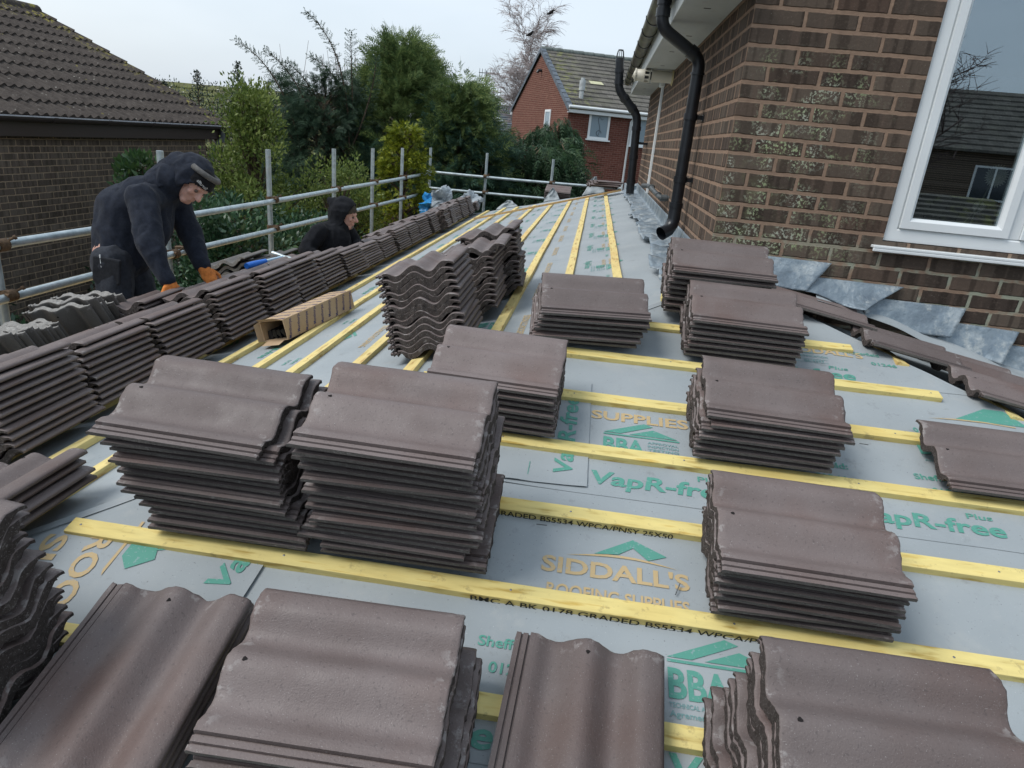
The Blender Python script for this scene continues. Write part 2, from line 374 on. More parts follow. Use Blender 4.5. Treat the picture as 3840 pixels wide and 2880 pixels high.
FRAMES = {
 'front': (Vector((1,0,0)), Vector((0,CS,SN)), lambda x, y: zf(y)),
 'side':  (Vector((0,-1,0)), Vector((CS,0,SN)), lambda x, y: zs(x)),
 'frontdown': (Vector((0,-CS,-SN)), Vector((1,0,0)), lambda x, y: zf(y)),
 'right': (Vector((CS,0,-SN)), Vector((0,1,0)), lambda x, y: zr(x)),
 'flat': (Vector((1,0,0)), Vector((0,1,0)), lambda x, y: 0),
}
ntile = 0
def frame_matrix(fr, x, y, h, yaw=0, tilt=0, z=None):
    ex, ey, zfun = FRAMES[fr]; n = ex.cross(ey)
    z0 = zfun(x, y) if z is None else z
    B = Matrix(((ex.x, ey.x, n.x), (ex.y, ey.y, n.y), (ex.z, ey.z, n.z))).to_4x4()
    return Matrix.Translation(Vector((x, y, z0)) + n*h) @ B @ Matrix.Rotation(R(yaw), 4, 'Z') @ Matrix.Rotation(R(tilt), 4, 'X')
def stack(fr, x, y, n, label, group, yaw=0, h0=.037, sp=.0245, drift=(0, 0), jit=.004, yj=.7, meshes=None, z=None, tilt=0, seed=None, slip=None):
    """x, y: world position of the tile-local origin corner (head end, interlock side)."""
    global ntile
    rs = random.Random(seed if seed is not None else int(abs(x*91+y*37)*10))
    meshes = meshes or TILES
    for i in range(n):
        me = meshes[rs.randrange(len(meshes))]
        o = bpy.data.objects.new('roof_tile', me); COL.objects.link(o)
        dx, dy = (drift[0]*i + rs.gauss(0, jit), drift[1]*i + rs.gauss(0, jit))
        if slip and i in slip: dx += slip[i][0]; dy += slip[i][1]
        o.matrix_world = frame_matrix(fr, x, y, h0 + sp*i, yaw, tilt, z) @ Matrix.Translation((dx, dy, 0)) @ Matrix.Translation((.21,.165,0)) @ Matrix.Rotation(R(rs.gauss(0, yj)), 4, 'Z') @ Matrix.Translation((-.21,-.165,0))
        if n == 1: lb = label
        else:
            pos = 'topmost tile' if i == n-1 else ('lowest tile' if i == 0 else ORD[n-1-i] + ' tile from the top')
            lb = pos + ' of ' + label
        tag(o, lb, 'roof tile', group); ntile += 1
G = 'new brown concrete roof tiles stacked on the roof'
# front slope stacks
stack('front', -1.640, -1.992, 13, 'the tall stack left of the largest stack', G, yaw=.3, drift=(-.002, .0005), jit=.005, seed=1, slip={3:(.03,0),2:(.035,.004),1:(.03,0),0:(.032,0),12:(-.012,-.012),4:(.02,0)})
stack('front', -1.160, -1.992, 15, 'the largest stack on the near slope', G, yaw=.2, sp=.025, drift=(-.0018, 0), jit=.005, seed=2, slip={14:(-.01,-.006),2:(-.04,0),3:(-.03,0),0:(0,.004),9:(.01,.01)})
stack('front', -1.035, -1.407, 7, 'the low stack half hidden behind the largest stack', G, yaw=-2.0, seed=3, drift=(-.002, 0))
stack('front', -.765, -.852, 6, 'the wide low stack beside the tall wavy-ended stacks', G, yaw=4.2, sp=.0245, seed=4, drift=(.007, 0))
stack('front', -.165, -.826, 7, 'the stack just below the wall-corner stack', G, yaw=-.6, seed=5, drift=(.001, 0))
stack('front', -.235, -.50, 8, 'the stack against the house corner by the lead', G, yaw=-.5, seed=6, drift=(.001, 0), h0=.05, sp=.026)
stack('front', -.185, -1.415, 7, 'the middle stack of the right-hand column', G, yaw=-.8, seed=7, drift=(.002, 0), slip={6:(.012,0),5:(.022,0)})
stack('front', -.180, -1.998, 7, 'the stack below the stencilled batten end', G, yaw=-.9, seed=8, sp=.0265, drift=(-.002, 0), slip={6:(0,-.008)})
stack('front', -1.140, -2.570, 8, 'the stack cut by the bottom edge left of centre', G, yaw=2.0, seed=9, sp=.0225, drift=(-.001, 0), slip={0:(.04,.01),1:(.03,.01),2:(.03,0)})
stack('front', -.180, -2.545, 10, 'the stack in the bottom right corner', G, yaw=-.3, seed=10, sp=.0255, slip={0:(-.05,0),1:(-.04,.005),2:(-.02,0),3:(-.02,0),4:(-.01,0)}, drift=(.001, 0))
stack('front', .580, -1.425, 1, 'single new roof tile lying at the right edge', 'loose new tiles', yaw=-.5, seed=11, h0=.045)
stack('frontdown', -.640, -2.135, 1, 'single new roof tile lying head-up at bottom centre', 'loose new tiles', yaw=-2.2, seed=12, h0=.042)
stack('frontdown', -1.552, -2.190, 4, 'the low stack lying head-up at bottom left', G, yaw=-.5, seed=13, h0=.02, sp=.024, drift=(.004, .002))
# leaning pile at the left edge
stack('front', -2.015, -2.60, 15, 'the pile with wavy ends cut by the left edge', G, yaw=-2, seed=14, sp=.0255, drift=(-.0005, .001), jit=.010, yj=2.0)
stack('side', -2.195, -1.82, 4, 'the four-tile stack at the left edge', G, yaw=0, seed=15, h0=.03, sp=.026)
# middle stacks with wavy ends to the camera
stack('side', -1.325, -.42, 13, 'the nearest tall stack showing its wavy ends', G, yaw=1.5, seed=16, drift=(-.0085, -.002), sp=.0255, jit=.006, yj=1.2)
stack('side', -1.300, .19, 12, 'the second tall stack showing its wavy ends', G, yaw=2, seed=17, drift=(-.004, .002), sp=.0255, yj=1.5, slip={11:(0,.05)})
stack('side', -1.240, .66, 13, 'the rearmost tall stack showing its wavy ends', G, yaw=3, seed=18, drift=(-.003, .001), sp=.0255, yj=1.8)
# long row on the side slope
y = -1.59
row_counts = [11, 10, 10, 11, 11, 11, 10, 10, 9, 9, 10, 10, 10, 10, 10, 10, 10, 11, 11, 6]
row_sp = [.0265, .0262, .0265, .0265, .0265, .0262, .0245, .0215, .0205, .0205, .0215, .0215] + [.0235]*8
NAMES = ['first','second','third','fourth','fifth','sixth','seventh','eighth','ninth','tenth','eleventh','twelfth','thirteenth','fourteenth','fifteenth','sixteenth','seventeenth','eighteenth','nineteenth','twentieth']
stuff_tiles = []
RXo = lambda k: -2.695 if k < 6 else -2.735
def row_stack(k, y, n):
    global ntile
    rs = random.Random(k*5+1)
    yw = rs.gauss(0, 1.2) + (0 if k < 12 else rs.gauss(0, 4)); dx = rs.gauss(0, .012)
    if ntile + n <= 297:
        stack('side', RXo(k)+dx, y+TL, n, f'the long row\'s {NAMES[k]} stack from the near end', 'new brown tiles in the long row', yaw=yw, seed=100+k, sp=row_sp[k], drift=(rs.gauss(0, .0015), -.0030), jit=.004, yj=.9,
              slip={n-1: (rs.uniform(-.05, .02), -.02)})
    else:
        stuff_tiles.append((k, y, n, yw, dx))
for k, n in enumerate(row_counts):
    row_stack(k, y, n); y += .482 + random.uniform(-.01, .01)
if stuff_tiles:
    V = []; F = []; MI = []
    for k, y, n, yw, dx in stuff_tiles:
        rs = random.Random(k*13+5)
        for i in range(n):
            me = TILES[rs.randrange(6)]
            mat = frame_matrix('side', RXo(k)+dx, y+TL, .037+row_sp[k]*i, yw + rs.gauss(0, .9)) @ Matrix.Translation((rs.gauss(0, .004), rs.gauss(0, .004) - .0022*i, 0))
            o = len(V); V += [tuple(mat @ v.co) for v in me.vertices]
            for p in me.polygons: F.append(tuple(q+o for q in p.vertices)); MI.append(p.material_index)
    me = bpy.data.meshes.new('far_roof_tiles'); me.from_pydata(V, [], F)
    for m in (M['tile'], M['tile_edge'], M['tile_side'], M['hole'], M['tile']): me.materials.append(m)
    me.polygons.foreach_set('material_index', MI); me.polygons.foreach_set('use_smooth', [m == 0 for m in MI])
    o = bpy.data.objects.new('far_roof_tiles', me); COL.objects.link(o); tag(o, 'brown tiles of the farthest stacks at the end of the long row', 'roof tiles', None, 'stuff')
# tiles being handled beyond the row
def pair(x, y, z, yaw, n, label, ms=None, tilt=0, fr='side', grp='tiles at the eaves beyond the long row', sp=.026):
    stack(fr, x, y, n, label, grp, yaw=yaw, h0=0, z=z, meshes=ms, tilt=tilt, sp=sp, jit=.012, yj=2.5, seed=int(abs(x*100+y*10)))
pair(-3.10, .12, -0.40, 4, 3, 'the short pile behind the bending man at the eaves')
pair(-3.02, 1.02, -0.39, -3, 2, 'the pair of tiles under the bending man\'s gloved hand')
pair(-3.06, .58, -0.40, 2, 2, 'the pair of tiles in front of the bending man\'s legs')
for k, (x, y, z, n) in enumerate([(-3.35, 1.65, -.52, 4), (-3.32, 2.12, -.53, 3)]):
    pair(x, y, z, 3, n, ['the nearer grey weathered pile under the rail', 'the farther grey weathered pile under the rail'][k], OLD, grp='grey weathered tiles', sp=.045)
# old tiles standing on edge, heads up, at the lower left
c = 0
for (x, y0, n, zt, yaw) in [(-3.32, -.90, 10, -.31, 14), (-3.26, -.50, 9, -.255, 16), (-3.34, -1.28, 10, -.35, 10)]:
    for i in range(n):
        me = OLD[i % 3]; o = bpy.data.objects.new('roof_tile', me); COL.objects.link(o)
        ex = Vector((-.12, -.50, 1)).normalized(); a = R(yaw + random.gauss(0, 3)); ey = Vector((math.cos(a), math.sin(a), 0)); ey = (ey - ex*ey.dot(ex)).normalized()
        nn = ex.cross(ey)
        B = Matrix(((-ex.x, ey.x, -nn.x), (-ex.y, ey.y, -nn.y), (-ex.z, ey.z, -nn.z))).to_4x4()
        o.matrix_world = Matrix.Translation((x + random.gauss(0, .012), y0 + i*.031, zt + random.gauss(0, .012))) @ B
        tag(o, f'grey old tile standing on edge, {ORD[i] if i else "first"} from the near end of the {["middle","far","near"][c]} upright bundle', 'roof tile', 'old grey tiles standing on edge')
    c += 1
# stand for the old tiles: a lower layer of boards
# laid tiles on the right-hand slope along the lead
for k, (x, yy, wd) in enumerate([(.285, -.36, 0), (.60, -.60, 0), (.90, -.895, 0), (.905, -.58, 0), (1.20, -1.19, 0), (1.21, -.88, 0), (1.50, -1.48, 0), (1.51, -1.18, 0)]):
    lbs = ['laid roof tile highest up beside the lead flashing', 'second laid tile down, its wavy head end showing', 'third laid tile down with a chipped wavy head', 'laid tile tucked under the lead behind the third', 'lowest laid tile running out of the right edge', 'laid tile between the lead and the lowest tile', 'laid tile just outside the right edge', 'laid tile outside the right edge by the wall']
    o = bpy.data.objects.new('roof_tile', TILES[k % 6]); COL.objects.link(o)
    o.matrix_world = frame_matrix('right', x, yy, .036 + (.006 if k in (3, 5, 7) else 0)) @ Matrix.Rotation(R(4.2), 4, 'Y').inverted()
    tag(o, lbs[k], 'roof tile', 'tiles already laid on the right-hand slope')
# far pile at the end
stack('front', -1.42, 8.25, 5, 'the small pile at the far gable end', 'tiles at the far end', seed=71, h0=0, z=-.19, sp=.026)

# ------------------------------------------------------------ battens
def batten(fr, a, b, label, group, w=.050, t=.025, h=0, nails=(), text=None, mat=None, skew=0):
    """front: a=(x0,x1), b=y of the upper edge ; side: a=(y0,y1), b=x of the upper edge"""
    mb = MB(); hv = .0015
    if fr == 'front':
        ex, ey, n = Vector((1,0,0)), Vector((0,CS,SN)), Vector((0,-SN,CS)); P = lambda u, y: Vector((u, y, zf(y)))
    else:
        ex, ey, n = Vector((0,1,0)), Vector((CS,0,SN)), Vector((-SN,0,CS)); P = lambda u, x: Vector((x, u, zs(x)))
    u0, u1 = a; K = max(2, int((u1-u0)/.12)); vs = []; fs = []
    rs = random.Random(int(abs(b*1000)) + 3)
    for i in range(K+1):
        u = u0+(u1-u0)*i/K; bb = b + skew*(u-u0) + noise.noise((u*1.3, b*9, 1))*.003
        p = P(u, bb) + n*(h + .001); ww = w*(1+noise.noise((u*3, b*5, 2))*.02)
        o = -ey*ww
        vs += [p, p+o, p+o+n*t, p+n*t]
    for i in range(K):
        for j in range(4):
            q = i*4; fs.append((q+j, q+4+j, q+4+(j+1) % 4, q+(j+1) % 4))
    fs += [(0,1,2,3), (K*4+3, K*4+2, K*4+1, K*4)]
    me = bpy.data.meshes.new('roof_batten'); me.from_pydata([tuple(v) for v in vs], [], fs); me.update()
    bm = bmesh.new(); bm.from_mesh(me); bmesh.ops.recalc_face_normals(bm, faces=bm.faces); bm.to_mesh(me); bm.free()
    me.materials.append(mat or (M['bat_x'] if fr == 'front' else M['bat_y']))
    o = bpy.data.objects.new('roof_batten', me); COL.objects.link(o); tag(o, label, 'batten', group)
    bv = o.modifiers.new('bevel', 'BEVEL'); bv.width = .0018; bv.segments = 2
    for u in nails:
        nb = MB(); bb = b + skew*(u-u0)
        c = P(u, bb) + n*(h+t+.0015) - ey*(w*.45); r = .0032
        e1, e2 = ex, ey
        nb.add([c + e1*r*math.cos(q*math.pi/4) + e2*r*math.sin(q*math.pi/4) for q in range(8)] + [c + n*.0014], [(q, (q+1) % 8, 8) for q in range(8)])
        k = nb.build('nail', M['nail']); k.parent = o
    return o
M['nail'] = simple('nail_head', (.20, .21, .22), .45, .5, .6)
GB = 'battens on the near slope'; GS = 'battens running along the side slope'
fb = [-.257, -.537, -.819, -1.106, -1.393, -1.680, -1.973, -2.263, -2.55, -2.84]
fx = [(-.225, .28), (-.47, .545), (-.825, .790), (-1.12, 1.12), (-1.38, 1.42), (-1.62, 1.70), (-1.842, 2.0), (-2.13, 2.28), (-2.42, 2.5), (-2.7, 2.8)]
fl = ['topmost short batten under the stack at the house corner', 'batten just below the topmost, ending short at its right', 'batten with a clean free left end beside the wavy stacks', 'batten passing behind the largest stack above the green logo', 'long batten crossing between the stacks above the big green lettering', 'stencilled batten passing behind the largest stack', 'long stencilled batten under the two tallest stacks', 'batten passing under the single tile at bottom centre', 'batten hidden under the bottom stacks', 'lowest batten near the eaves']
fbo = []
for i, (yy, (x0, x1)) in enumerate(zip(fb, fx)):
    fbo.append(batten('front', (x0, x1), yy, fl[i], GB, nails=[x0+.03] + [x0 + .03 + .55*k + .05*math.sin(i*3+k) for k in range(1, int((x1-x0)/.55)+1)] + [x1-.035]))
sbx = [-.37, -.645, -.915, -1.185, -1.46, -1.755, -1.99, -2.26, -2.53, -2.80, -3.07]
for i, xx in enumerate(sbx):
    y0 = xx - .102 + .06 if i > 4 else [ -.30, -.62, -.95, -1.26, -1.55][i]
    y0 = max(y0, xx-.102+.03)
    lb = ['first', 'second', 'third', 'fourth', 'fifth', 'sixth', 'seventh', 'eighth', 'ninth', 'tenth', 'eleventh'][i] + ' batten from the house wall on the side slope'
    batten('side', (y0, 7.55+.06*i*math.cos(i)), xx, lb, GS, nails=[y0+.04, y0+.6, y0+1.2, y0+1.8, y0+2.4], skew=[-.0045, -.003, 0, 0, 0, 0, 0, 0, 0, 0, 0][i])
# thin brace laid across
mb = MB(); p0 = Vector((-2.186, 5.974, zs(-2.186)+.052)); p1 = Vector((-.22, 7.072, zs(-.22)+.052))
d = (p1-p0).normalized(); n = Vector((-SN,0,CS)); s = n.cross(d).normalized()
vs = [q + s*a + n*b for q in (p0, p1) for a, b in ((-.019,-.0), (.019,-.0), (.019,.025), (-.019,.025))]
mb.add(vs, [(0,1,2,3),(7,6,5,4),(0,4,5,1),(1,5,6,2),(2,6,7,3),(3,7,4,0)])
tag(mb.build('timber_lath', M['raw']), 'thin orange lath laid diagonally across the far battens', 'lath')

# ------------------------------------------------------------ membrane strips
def wrz(x, y): return .0038*noise.noise((x*2.3, y*2.3, 0)) + .0018*noise.noise((x*7, y*7, 3)) + .0012*noise.noise((x*2.0, y*15, 8)) - .0016*abs(noise.noise((x*5 + y*3, y*2 - x, 13)))
def sheet(fr, poly_rows, label, h, name='roofing_membrane', edge_curl=.006):
    """poly_rows: list of (b, a0, a1): for every b-coordinate (y on front, x on side) the extent a0..a1"""
    V = []; F = []; K = 60
    nb = len(poly_rows)
    for i, (b, a0, a1) in enumerate(poly_rows):
        for j in range(K+1):
            a = a0 + (a1-a0)*j/K
            x, y = (a, b) if fr in ('front',) else (b, a)
            z = zf(y) if fr == 'front' else (zs(x) if fr == 'side' else zr(x))
            curl = edge_curl*max(0, noise.noise((a*1.7, b, 5)))*(1 if i == 0 else 0)
            V.append((x, y, z + h + wrz(x, y) + curl))
    for i in range(nb-1):
        for j in range(K): q = i*(K+1)+j; F.append((q, q+1, q+K+2, q+K+1))
    me = bpy.data.meshes.new(name); me.from_pydata(V, [], F); me.materials.append(M['membrane']); me.polygons.foreach_set('use_smooth', [True]*len(F)); me.update()
    bm = bmesh.new(); bm.from_mesh(me); bmesh.ops.recalc_face_normals(bm, faces=bm.faces)
    if sum(f.normal.z for f in bm.faces) < 0: bmesh.ops.reverse_faces(bm, faces=bm.faces)
    bm.to_mesh(me); bm.free()
    o = bpy.data.objects.new(name, me); COL.objects.link(o); tag(o, label, 'membrane', 'lapped strips of grey roofing membrane')
    return o
def rows(b0, b1, f0, f1, n=26): return [(b0+(b1-b0)*i/n, f0(b0+(b1-b0)*i/n), f1(b0+(b1-b0)*i/n)) for i in range(n+1)]
hipL = lambda y: y + .102
hipR = lambda y: .046 - y
shf = []
strips = [(-.80, 0.0), (-1.60, -.74), (-2.40, -1.54), (-3.2, -2.34), (-3.9, -3.14)]
sl = ['uppermost grey membrane strip of the near slope', 'membrane strip with the green gable logo and vertical patch', 'membrane strip with the large orange lettering', 'grey membrane strip under the bottom-edge stacks', 'grey membrane strip nearest the eaves']
for i, (b0, b1) in enumerate(strips):
    shf.append(sheet('front', rows(b0, b1, lambda y: hipL(y)-.02, lambda y: hipR(y)+.10), sl[i], .002 + .0035*(4-i)*.5))
sst = [(-.72, -.02), (-1.48, -.66), (-2.24, -1.42), (-3.0, -2.18)]
shs = []
for i, (b0, b1) in enumerate(sst):
    shs.append(sheet('side', rows(b0, b1, lambda x: x-.102-.02, lambda x: EY-.15 + .05*math.sin(x*9)), ['membrane strip of the side slope next to the house wall', 'second membrane strip of the side slope from the wall', 'third membrane strip of the side slope from the wall', 'lowest membrane strip under the long row of tiles'][i], .002+.0035*(3-i)*.5))
shr = sheet('right', rows(.05, 2.8, lambda x: .046-x, lambda x: 0), 'membrane of the right-hand slope beside the lead', .002)
# patch turned on its side, and wrapped corner piece
def patch(pts, label, h, K=18):
    a, b, c, d = [Vector(p+(0,)) for p in pts]; V = []; F = []
    for i in range(K+1):
        for j in range(K+1):
            u, v = i/K, j/K; p = (a*(1-u)+b*u)*(1-v) + (d*(1-u)+c*u)*v
            e = .006*max(0, noise.noise((p.x*9, 4, 1)))*(v < .06)
            V.append((p.x, p.y, min(zf(p.y), zs(p.x)) + h + wrz(p.x, p.y) + e))
    for i in range(K):
        for j in range(K): q = i*(K+1)+j; F.append((q, q+K+1, q+K+2, q+1))
    me = bpy.data.meshes.new('roofing_membrane'); me.from_pydata(V, [], F); me.materials.append(M['membrane']); me.polygons.foreach_set('use_smooth', [True]*len(F)); me.update()
    o = bpy.data.objects.new('membrane_patch', me); COL.objects.link(o); return tag(o, label, 'membrane patch')
pt = patch([(-.92, -1.60), (-.497, -1.578), (-.508, -1.03), (-.92, -1.05)], 'upright membrane offcut patched over the strip behind the largest stack', .013)
pt2 = patch([(-2.35, -2.50), (-1.315, -2.45), (-1.29, -1.78), (-1.62, -1.76)], 'membrane wrapped over the hip at lower left with sideways lettering', .0135)

# ------------------------------------------------------------ print on the membrane
def text_mesh(s, size, bold=.0, shear=0, spacing=1.0):
    bold *= .7
    c = bpy.data.curves.new('t', 'FONT'); c.body = s; c.size = size; c.offset = bold; c.shear = shear; c.space_character = spacing; c.resolution_u = 3
    o = bpy.data.objects.new('t', c); me = bpy.data.meshes.new_from_object(o)
    vs = [v.co.copy() for v in me.vertices]; fs = [tuple(p.vertices) for p in me.polygons]
    bpy.data.objects.remove(o); bpy.data.meshes.remove(me); bpy.data.curves.remove(c)
    if not vs: return vs, fs
    # FONT cap height is ~.73 of size
    return vs, fs
class Print:
    def __init__(s, fr, h): s.fr = fr; s.h = h; s.d = {}
    def put(s, col, vs, fs, x, y, ang=0, sx=1, sy=1):
        mbx = s.d.setdefault(col, MB()); ca, sa = math.cos(R(ang)), math.sin(R(ang)); o = []
        lift = s.h + .0022
        for v in vs:
            a, b = v.x*sx, v.y*sy; px, py = x + a*ca - b*sa, y + a*sa + b*ca
            z = zf(py) if s.fr == 'front' else (zs(px) if s.fr == 'side' else (min(zf(py), zs(px)) if s.fr == 'wrap' else zr(px)))
            o.append((px, py, z + lift + wrz(px, py)))
        mbx.add(o, fs)
    def text(s, col, t, x, y, cap, ang=0, width=None, bold=0, shear=0):
        size = cap/.70; vs, fs = text_mesh(t, size, bold, shear)
        if not vs: return
        w = max(v.x for v in vs) - min(v.x for v in vs); x0 = min(v.x for v in vs)
        for v in vs: v.x -= x0
        s.put(col, vs, fs, x, y, ang, (width/w if width else 1), 1)
    def poly(s, col, pts, x, y, ang=0, sc=1):
        n = len(pts); s.put(col, [Vector((p[0]*sc, p[1]*sc, 0)) for p in pts], [tuple(range(n))], x, y, ang)
    def done(s, parent):      # the print is part of the sheet's own mesh
        bm = bmesh.new(); bm.from_mesh(parent.data)
        for col, mb in s.d.items():
            parent.data.materials.append(M[col]); mi = len(parent.data.materials)-1
            vs = [bm.verts.new(v) for v in mb.v]
            for f in mb.f:
                try: fc = bm.faces.new([vs[i] for i in f]); fc.material_index = mi
                except ValueError: pass
        bm.to_mesh(parent.data); bm.free()
def vapr(P, x, y, ang=0, k=1):
    P.text('green', 'VapR-free', x, y, .055*k, ang, .42*k, .0028*k, .12)
    ca, sa = math.cos(R(ang)), math.sin(R(ang))
    P.text('green', 'Plus', x + .33*k*ca - .064*k*sa, y + .33*k*sa + .064*k*ca, .022*k, ang, .075*k, .0006*k, .1)
def bba(P, x, y, ang=0, k=1):
    ca, sa = math.cos(R(ang)), math.sin(R(ang)); at = lambda a, b: (x + a*k*ca - b*k*sa, y + a*k*sa + b*k*ca)
    for pts in ([(0, .095), (.135, .158), (.165, .147), (.055, .095)], [(.085, .095), (.165, .13), (.245, .095)], [(0, .083), (.25, .083), (.25, .090), (0, .090)]):
        P.poly('green', pts, *at(0, 0), ang, k)
    P.text('green', 'BBA', *at(0, 0), .068*k, ang, .135*k, .004*k)
    for i, t in enumerate(['APPROVAL', 'INSPECTION', 'TESTING', 'CERTIFICATION']):
        P.text('faint', t, *at(.145, .058 - i*.0175), .0105*k, ang, .10*k, .0003)
    P.text('faint', 'TECHNICAL APPROVALS FOR CONSTRUCTION', *at(0, -.022), .0105*k, ang, .25*k, .0003)
    P.text('faint', 'Agrement Certificate 06/4397', *at(0, -.042), .0125*k, ang, .25*k, .0004)
def sidd(P, x, y, ang=0, k=1):
    ca, sa = math.cos(R(ang)), math.sin(R(ang)); at = lambda a, b: (x + a*k*ca - b*k*sa, y + a*k*sa + b*k*ca)
    P.text('orange', "SIDDALL'S", *at(0, 0), .05*k, ang, .385*k, .0026*k)
    P.text('orange', 'ROOFING SUPPLIES', *at(.02, -.072), .036*k, ang, .36*k, .0016*k)
    P.poly('green', [(.135, .078), (.24, .145), (.33, .10), (.28, .078), (.24, .115), (.20, .085)], *at(0, 0), ang, k)
    arc = [(.06 + .30*t, .062 + .020*math.sin(math.pi*t)) for t in np.linspace(0, 1, 9)] + [(.06 + .30*t, .062 + .012*math.sin(math.pi*t)) for t in np.linspace(1, 0, 9)]
    P.poly('orange', arc, *at(0, 0), ang, k)
def shef(P, x, y, ang=0, k=1):
    ca, sa = math.cos(R(ang)), math.sin(R(ang))
    P.text('green', 'Sheffield:', x, y, .026*k, ang, .15*k, .001*k); P.text('green', '01246', x + .035*ca + .062*sa, y - .062*ca + .035*sa, .026*k, ang, .10*k, .001*k)
hs = [.002 + .0035*(4-i)*.5 for i in range(5)]
P1 = Print('front', hs[1]); P1.text('green', 'VapR-free', -.487, -1.552, .056, 0, .43, .0028, .12); P1.text('green', 'Plus', -.16, -1.485, .022, 0, .075, .0006)
bba(P1, -.455, -1.395); P1.text('orange', "SIDDALL'S  ROOFING", -.61, -1.135, .045, 0, .66, .0024); P1.text('orange', 'SUPPLIES', -.50, -1.235, .045, 0, .33, .0024)
shef(P1, .18, -1.335); shef(P1, .535, -1.335); P1.text('green', '01246 200000', .62, -1.08, .024, 0, .2, .001)
vapr(P1, .30, -1.552); bba(P1, .60, -1.20, 0, .9); vapr(P1, 1.0, -1.552); sidd(P1, 1.05, -1.15); P1.poly('green', [(0, 0), (.13, .085), (.20, .085), (.25, 0)], .80, -.97); 
P1.poly('orange', [(0, 0), (.10, .014), (.2, .016), (.3, .006), (.3, 0), (.2, .009), (.1, .007)], .70, -.985)
for k in range(9): P1.poly('green', [(0, 0), (.055, 0), (.055, .0022), (0, .0022)], -.45 + k*.13, -1.432)
P1.done(shf[1])
P2 = Print('front', hs[2]); sidd(P2, -.60, -1.905); bba(P2, -.283, -2.195, 0, 1.03); shef(P2, -.722, -2.145); vapr(P2, -.29, -2.372); vapr(P2, .45, -2.372); P2.text('green', 'VapR-free', -1.02, -2.372, .056, 0, .42, .0028, .12)
shef(P2, .70, -1.86); P2.done(shf[2])
P0 = Print('front', hs[0]); vapr(P0, .085, -.795); P0.text('orange', "SIDDALL'S", .28, -.62, .04, 0, .3, .002)
P0.text('faint', 'CERTIFICATION', .30, -.655, .014, 0, .13, .0003); P0.text('faint', 'TESTING', .30, -.63, .014, 0, .08, .0003); P0.text('faint', '06/4397', .33, -.69, .014, 0, .08, .0003)
for a, b, c, d in ((.285, -.695, .425, -.697), (.285, -.671, .425, -.673)): P0.poly('faint', [(a, b), (c, b), (c, b+.002), (a, b+.002)], 0, 0)
P0.text('green', 'Chesterfield', .50, -.59, .022, 0, .15, .001); P0.text('green', '01246', .60, -.66, .022, 0, .1, .001); P0.done(shf[0])
P3 = Print('front', hs[3]); sidd(P3, -.30, -2.62); vapr(P3, -.6, -3.1); P3.done(shf[3])
PV = Print('front', .013); PV.text('green', 'VapR-free', -.548, -1.535, .056, 90, .40, .0028, .12); PV.text('green', 'Plus', -.61, -1.165, .022, 90, .075, .0006)
for k in range(3): PV.poly('green', [(0, 0), (.002, 0), (.002, .06), (0, .06)], -.68, -1.56+k*.14)
PV.done(pt)
PW = Print('wrap', .0135); PW.text('orange', 'ROOFING', -1.765, -2.015, .055, -84, .44, .0026); PW.text('orange', 'SUPPLIES', -1.875, -2.035, .055, -84, .50, .0026)
PW.poly('green', [(0, 0), (.055, .025), (.085, -.055), (.03, -.095), (0, -.06)], -1.655, -2.005); PW.poly('green', [(0, 0), (.075, .028), (.076, .032), (0, .005)], -1.585, -2.035)
PW.poly('orange', [(0, 0), (.008, 0), (.008, -.18), (0, -.16)], -1.675, -1.95, 0); PW.text('green', 'VapR-free', -1.36, -2.12, .056, 75, .42, .0028, .12); PW.done(pt2)
# side slope prints run along the slope, small and repeating
for i, sh in enumerate(shs):
    P = Print('side', .002+.0035*(3-i)*.5); b0, b1 = sst[i]
    y = max(b0-.102+.25, -.9) + .2*i
    while y < 7.6:
        if i == 0:
            sidd(P, b1-.42, y+.2, -90, .62); 
            P.text('green', 'VapR-free', b0+.13, y+.2, .040, -90, .28, .0018, .1); bba(P, b0+.20, y+.75, -90, .75)
            P.text('green', 'Sheffield:', b0+.30, y+.33, .018, -90, .10, .0006); P.text('green', '01246', b0+.26, y+.38, .018, -90, .07, .0006)
            y += 1.05 if False else .78
        else:
            bba(P, b0+.42, y+.45, -90, .7); P.text('green', 'Sheffield:', b0+.36, y+.02, .018, -90, .10, .0006); P.text('green', '01246', b0+.32, y, .018, -90, .08, .0006)
            P.text('green', 'VapR-free', b0+.10, y+.4, .040, -90, .28, .0018, .1); P.text('orange', "SIDDALL'S ROOFING", b0+.63, y+.5, .032, -90, .42, .0014); y += .78
    P.done(sh)
# stencils on the batten faces (near vertical faces)
def stencil(bt, yb, x, s, width, cap=.019):
    vs, fs = text_mesh(s, cap/.70, .0004); w = max(v.x for v in vs); mb = MB(); o = []
    n = Vector((0, -SN, CS)); ey = Vector((0, CS, SN))
    for v in vs:
        p = Vector((x + v.x/w*width, yb, zf(yb))) - ey*.0508 + n*(.004 + v.y); o.append(p - ey*.0002)
    mb.add([tuple(p - ey*.0028) for p in o], fs); k = mb.build('stencil_lettering', M['black_ink']); k.parent = bt
stencil(fbo[6], fb[6], -.765, 'BMC A BK 0178 GRADED BS5534 WPCA/PNSY 25X50', .88)
stencil(fbo[5], fb[5], -.98, 'BMC A BK 0178 GRADED BS5534 WPCA/PNSY 25X50', .73)

# ------------------------------------------------------------ the brick house on the right
house = empty('brick_house', (2, 3, GROUND), 'dark brown brick house at right with lichened corner, white window and black pipes', 'house')
HX, HY = 6.0, 6.95; GZ = lambda x: 1.50 + .55*x
mb = MB()
wx0, wx1, wz0 = .776, 2.75, .418
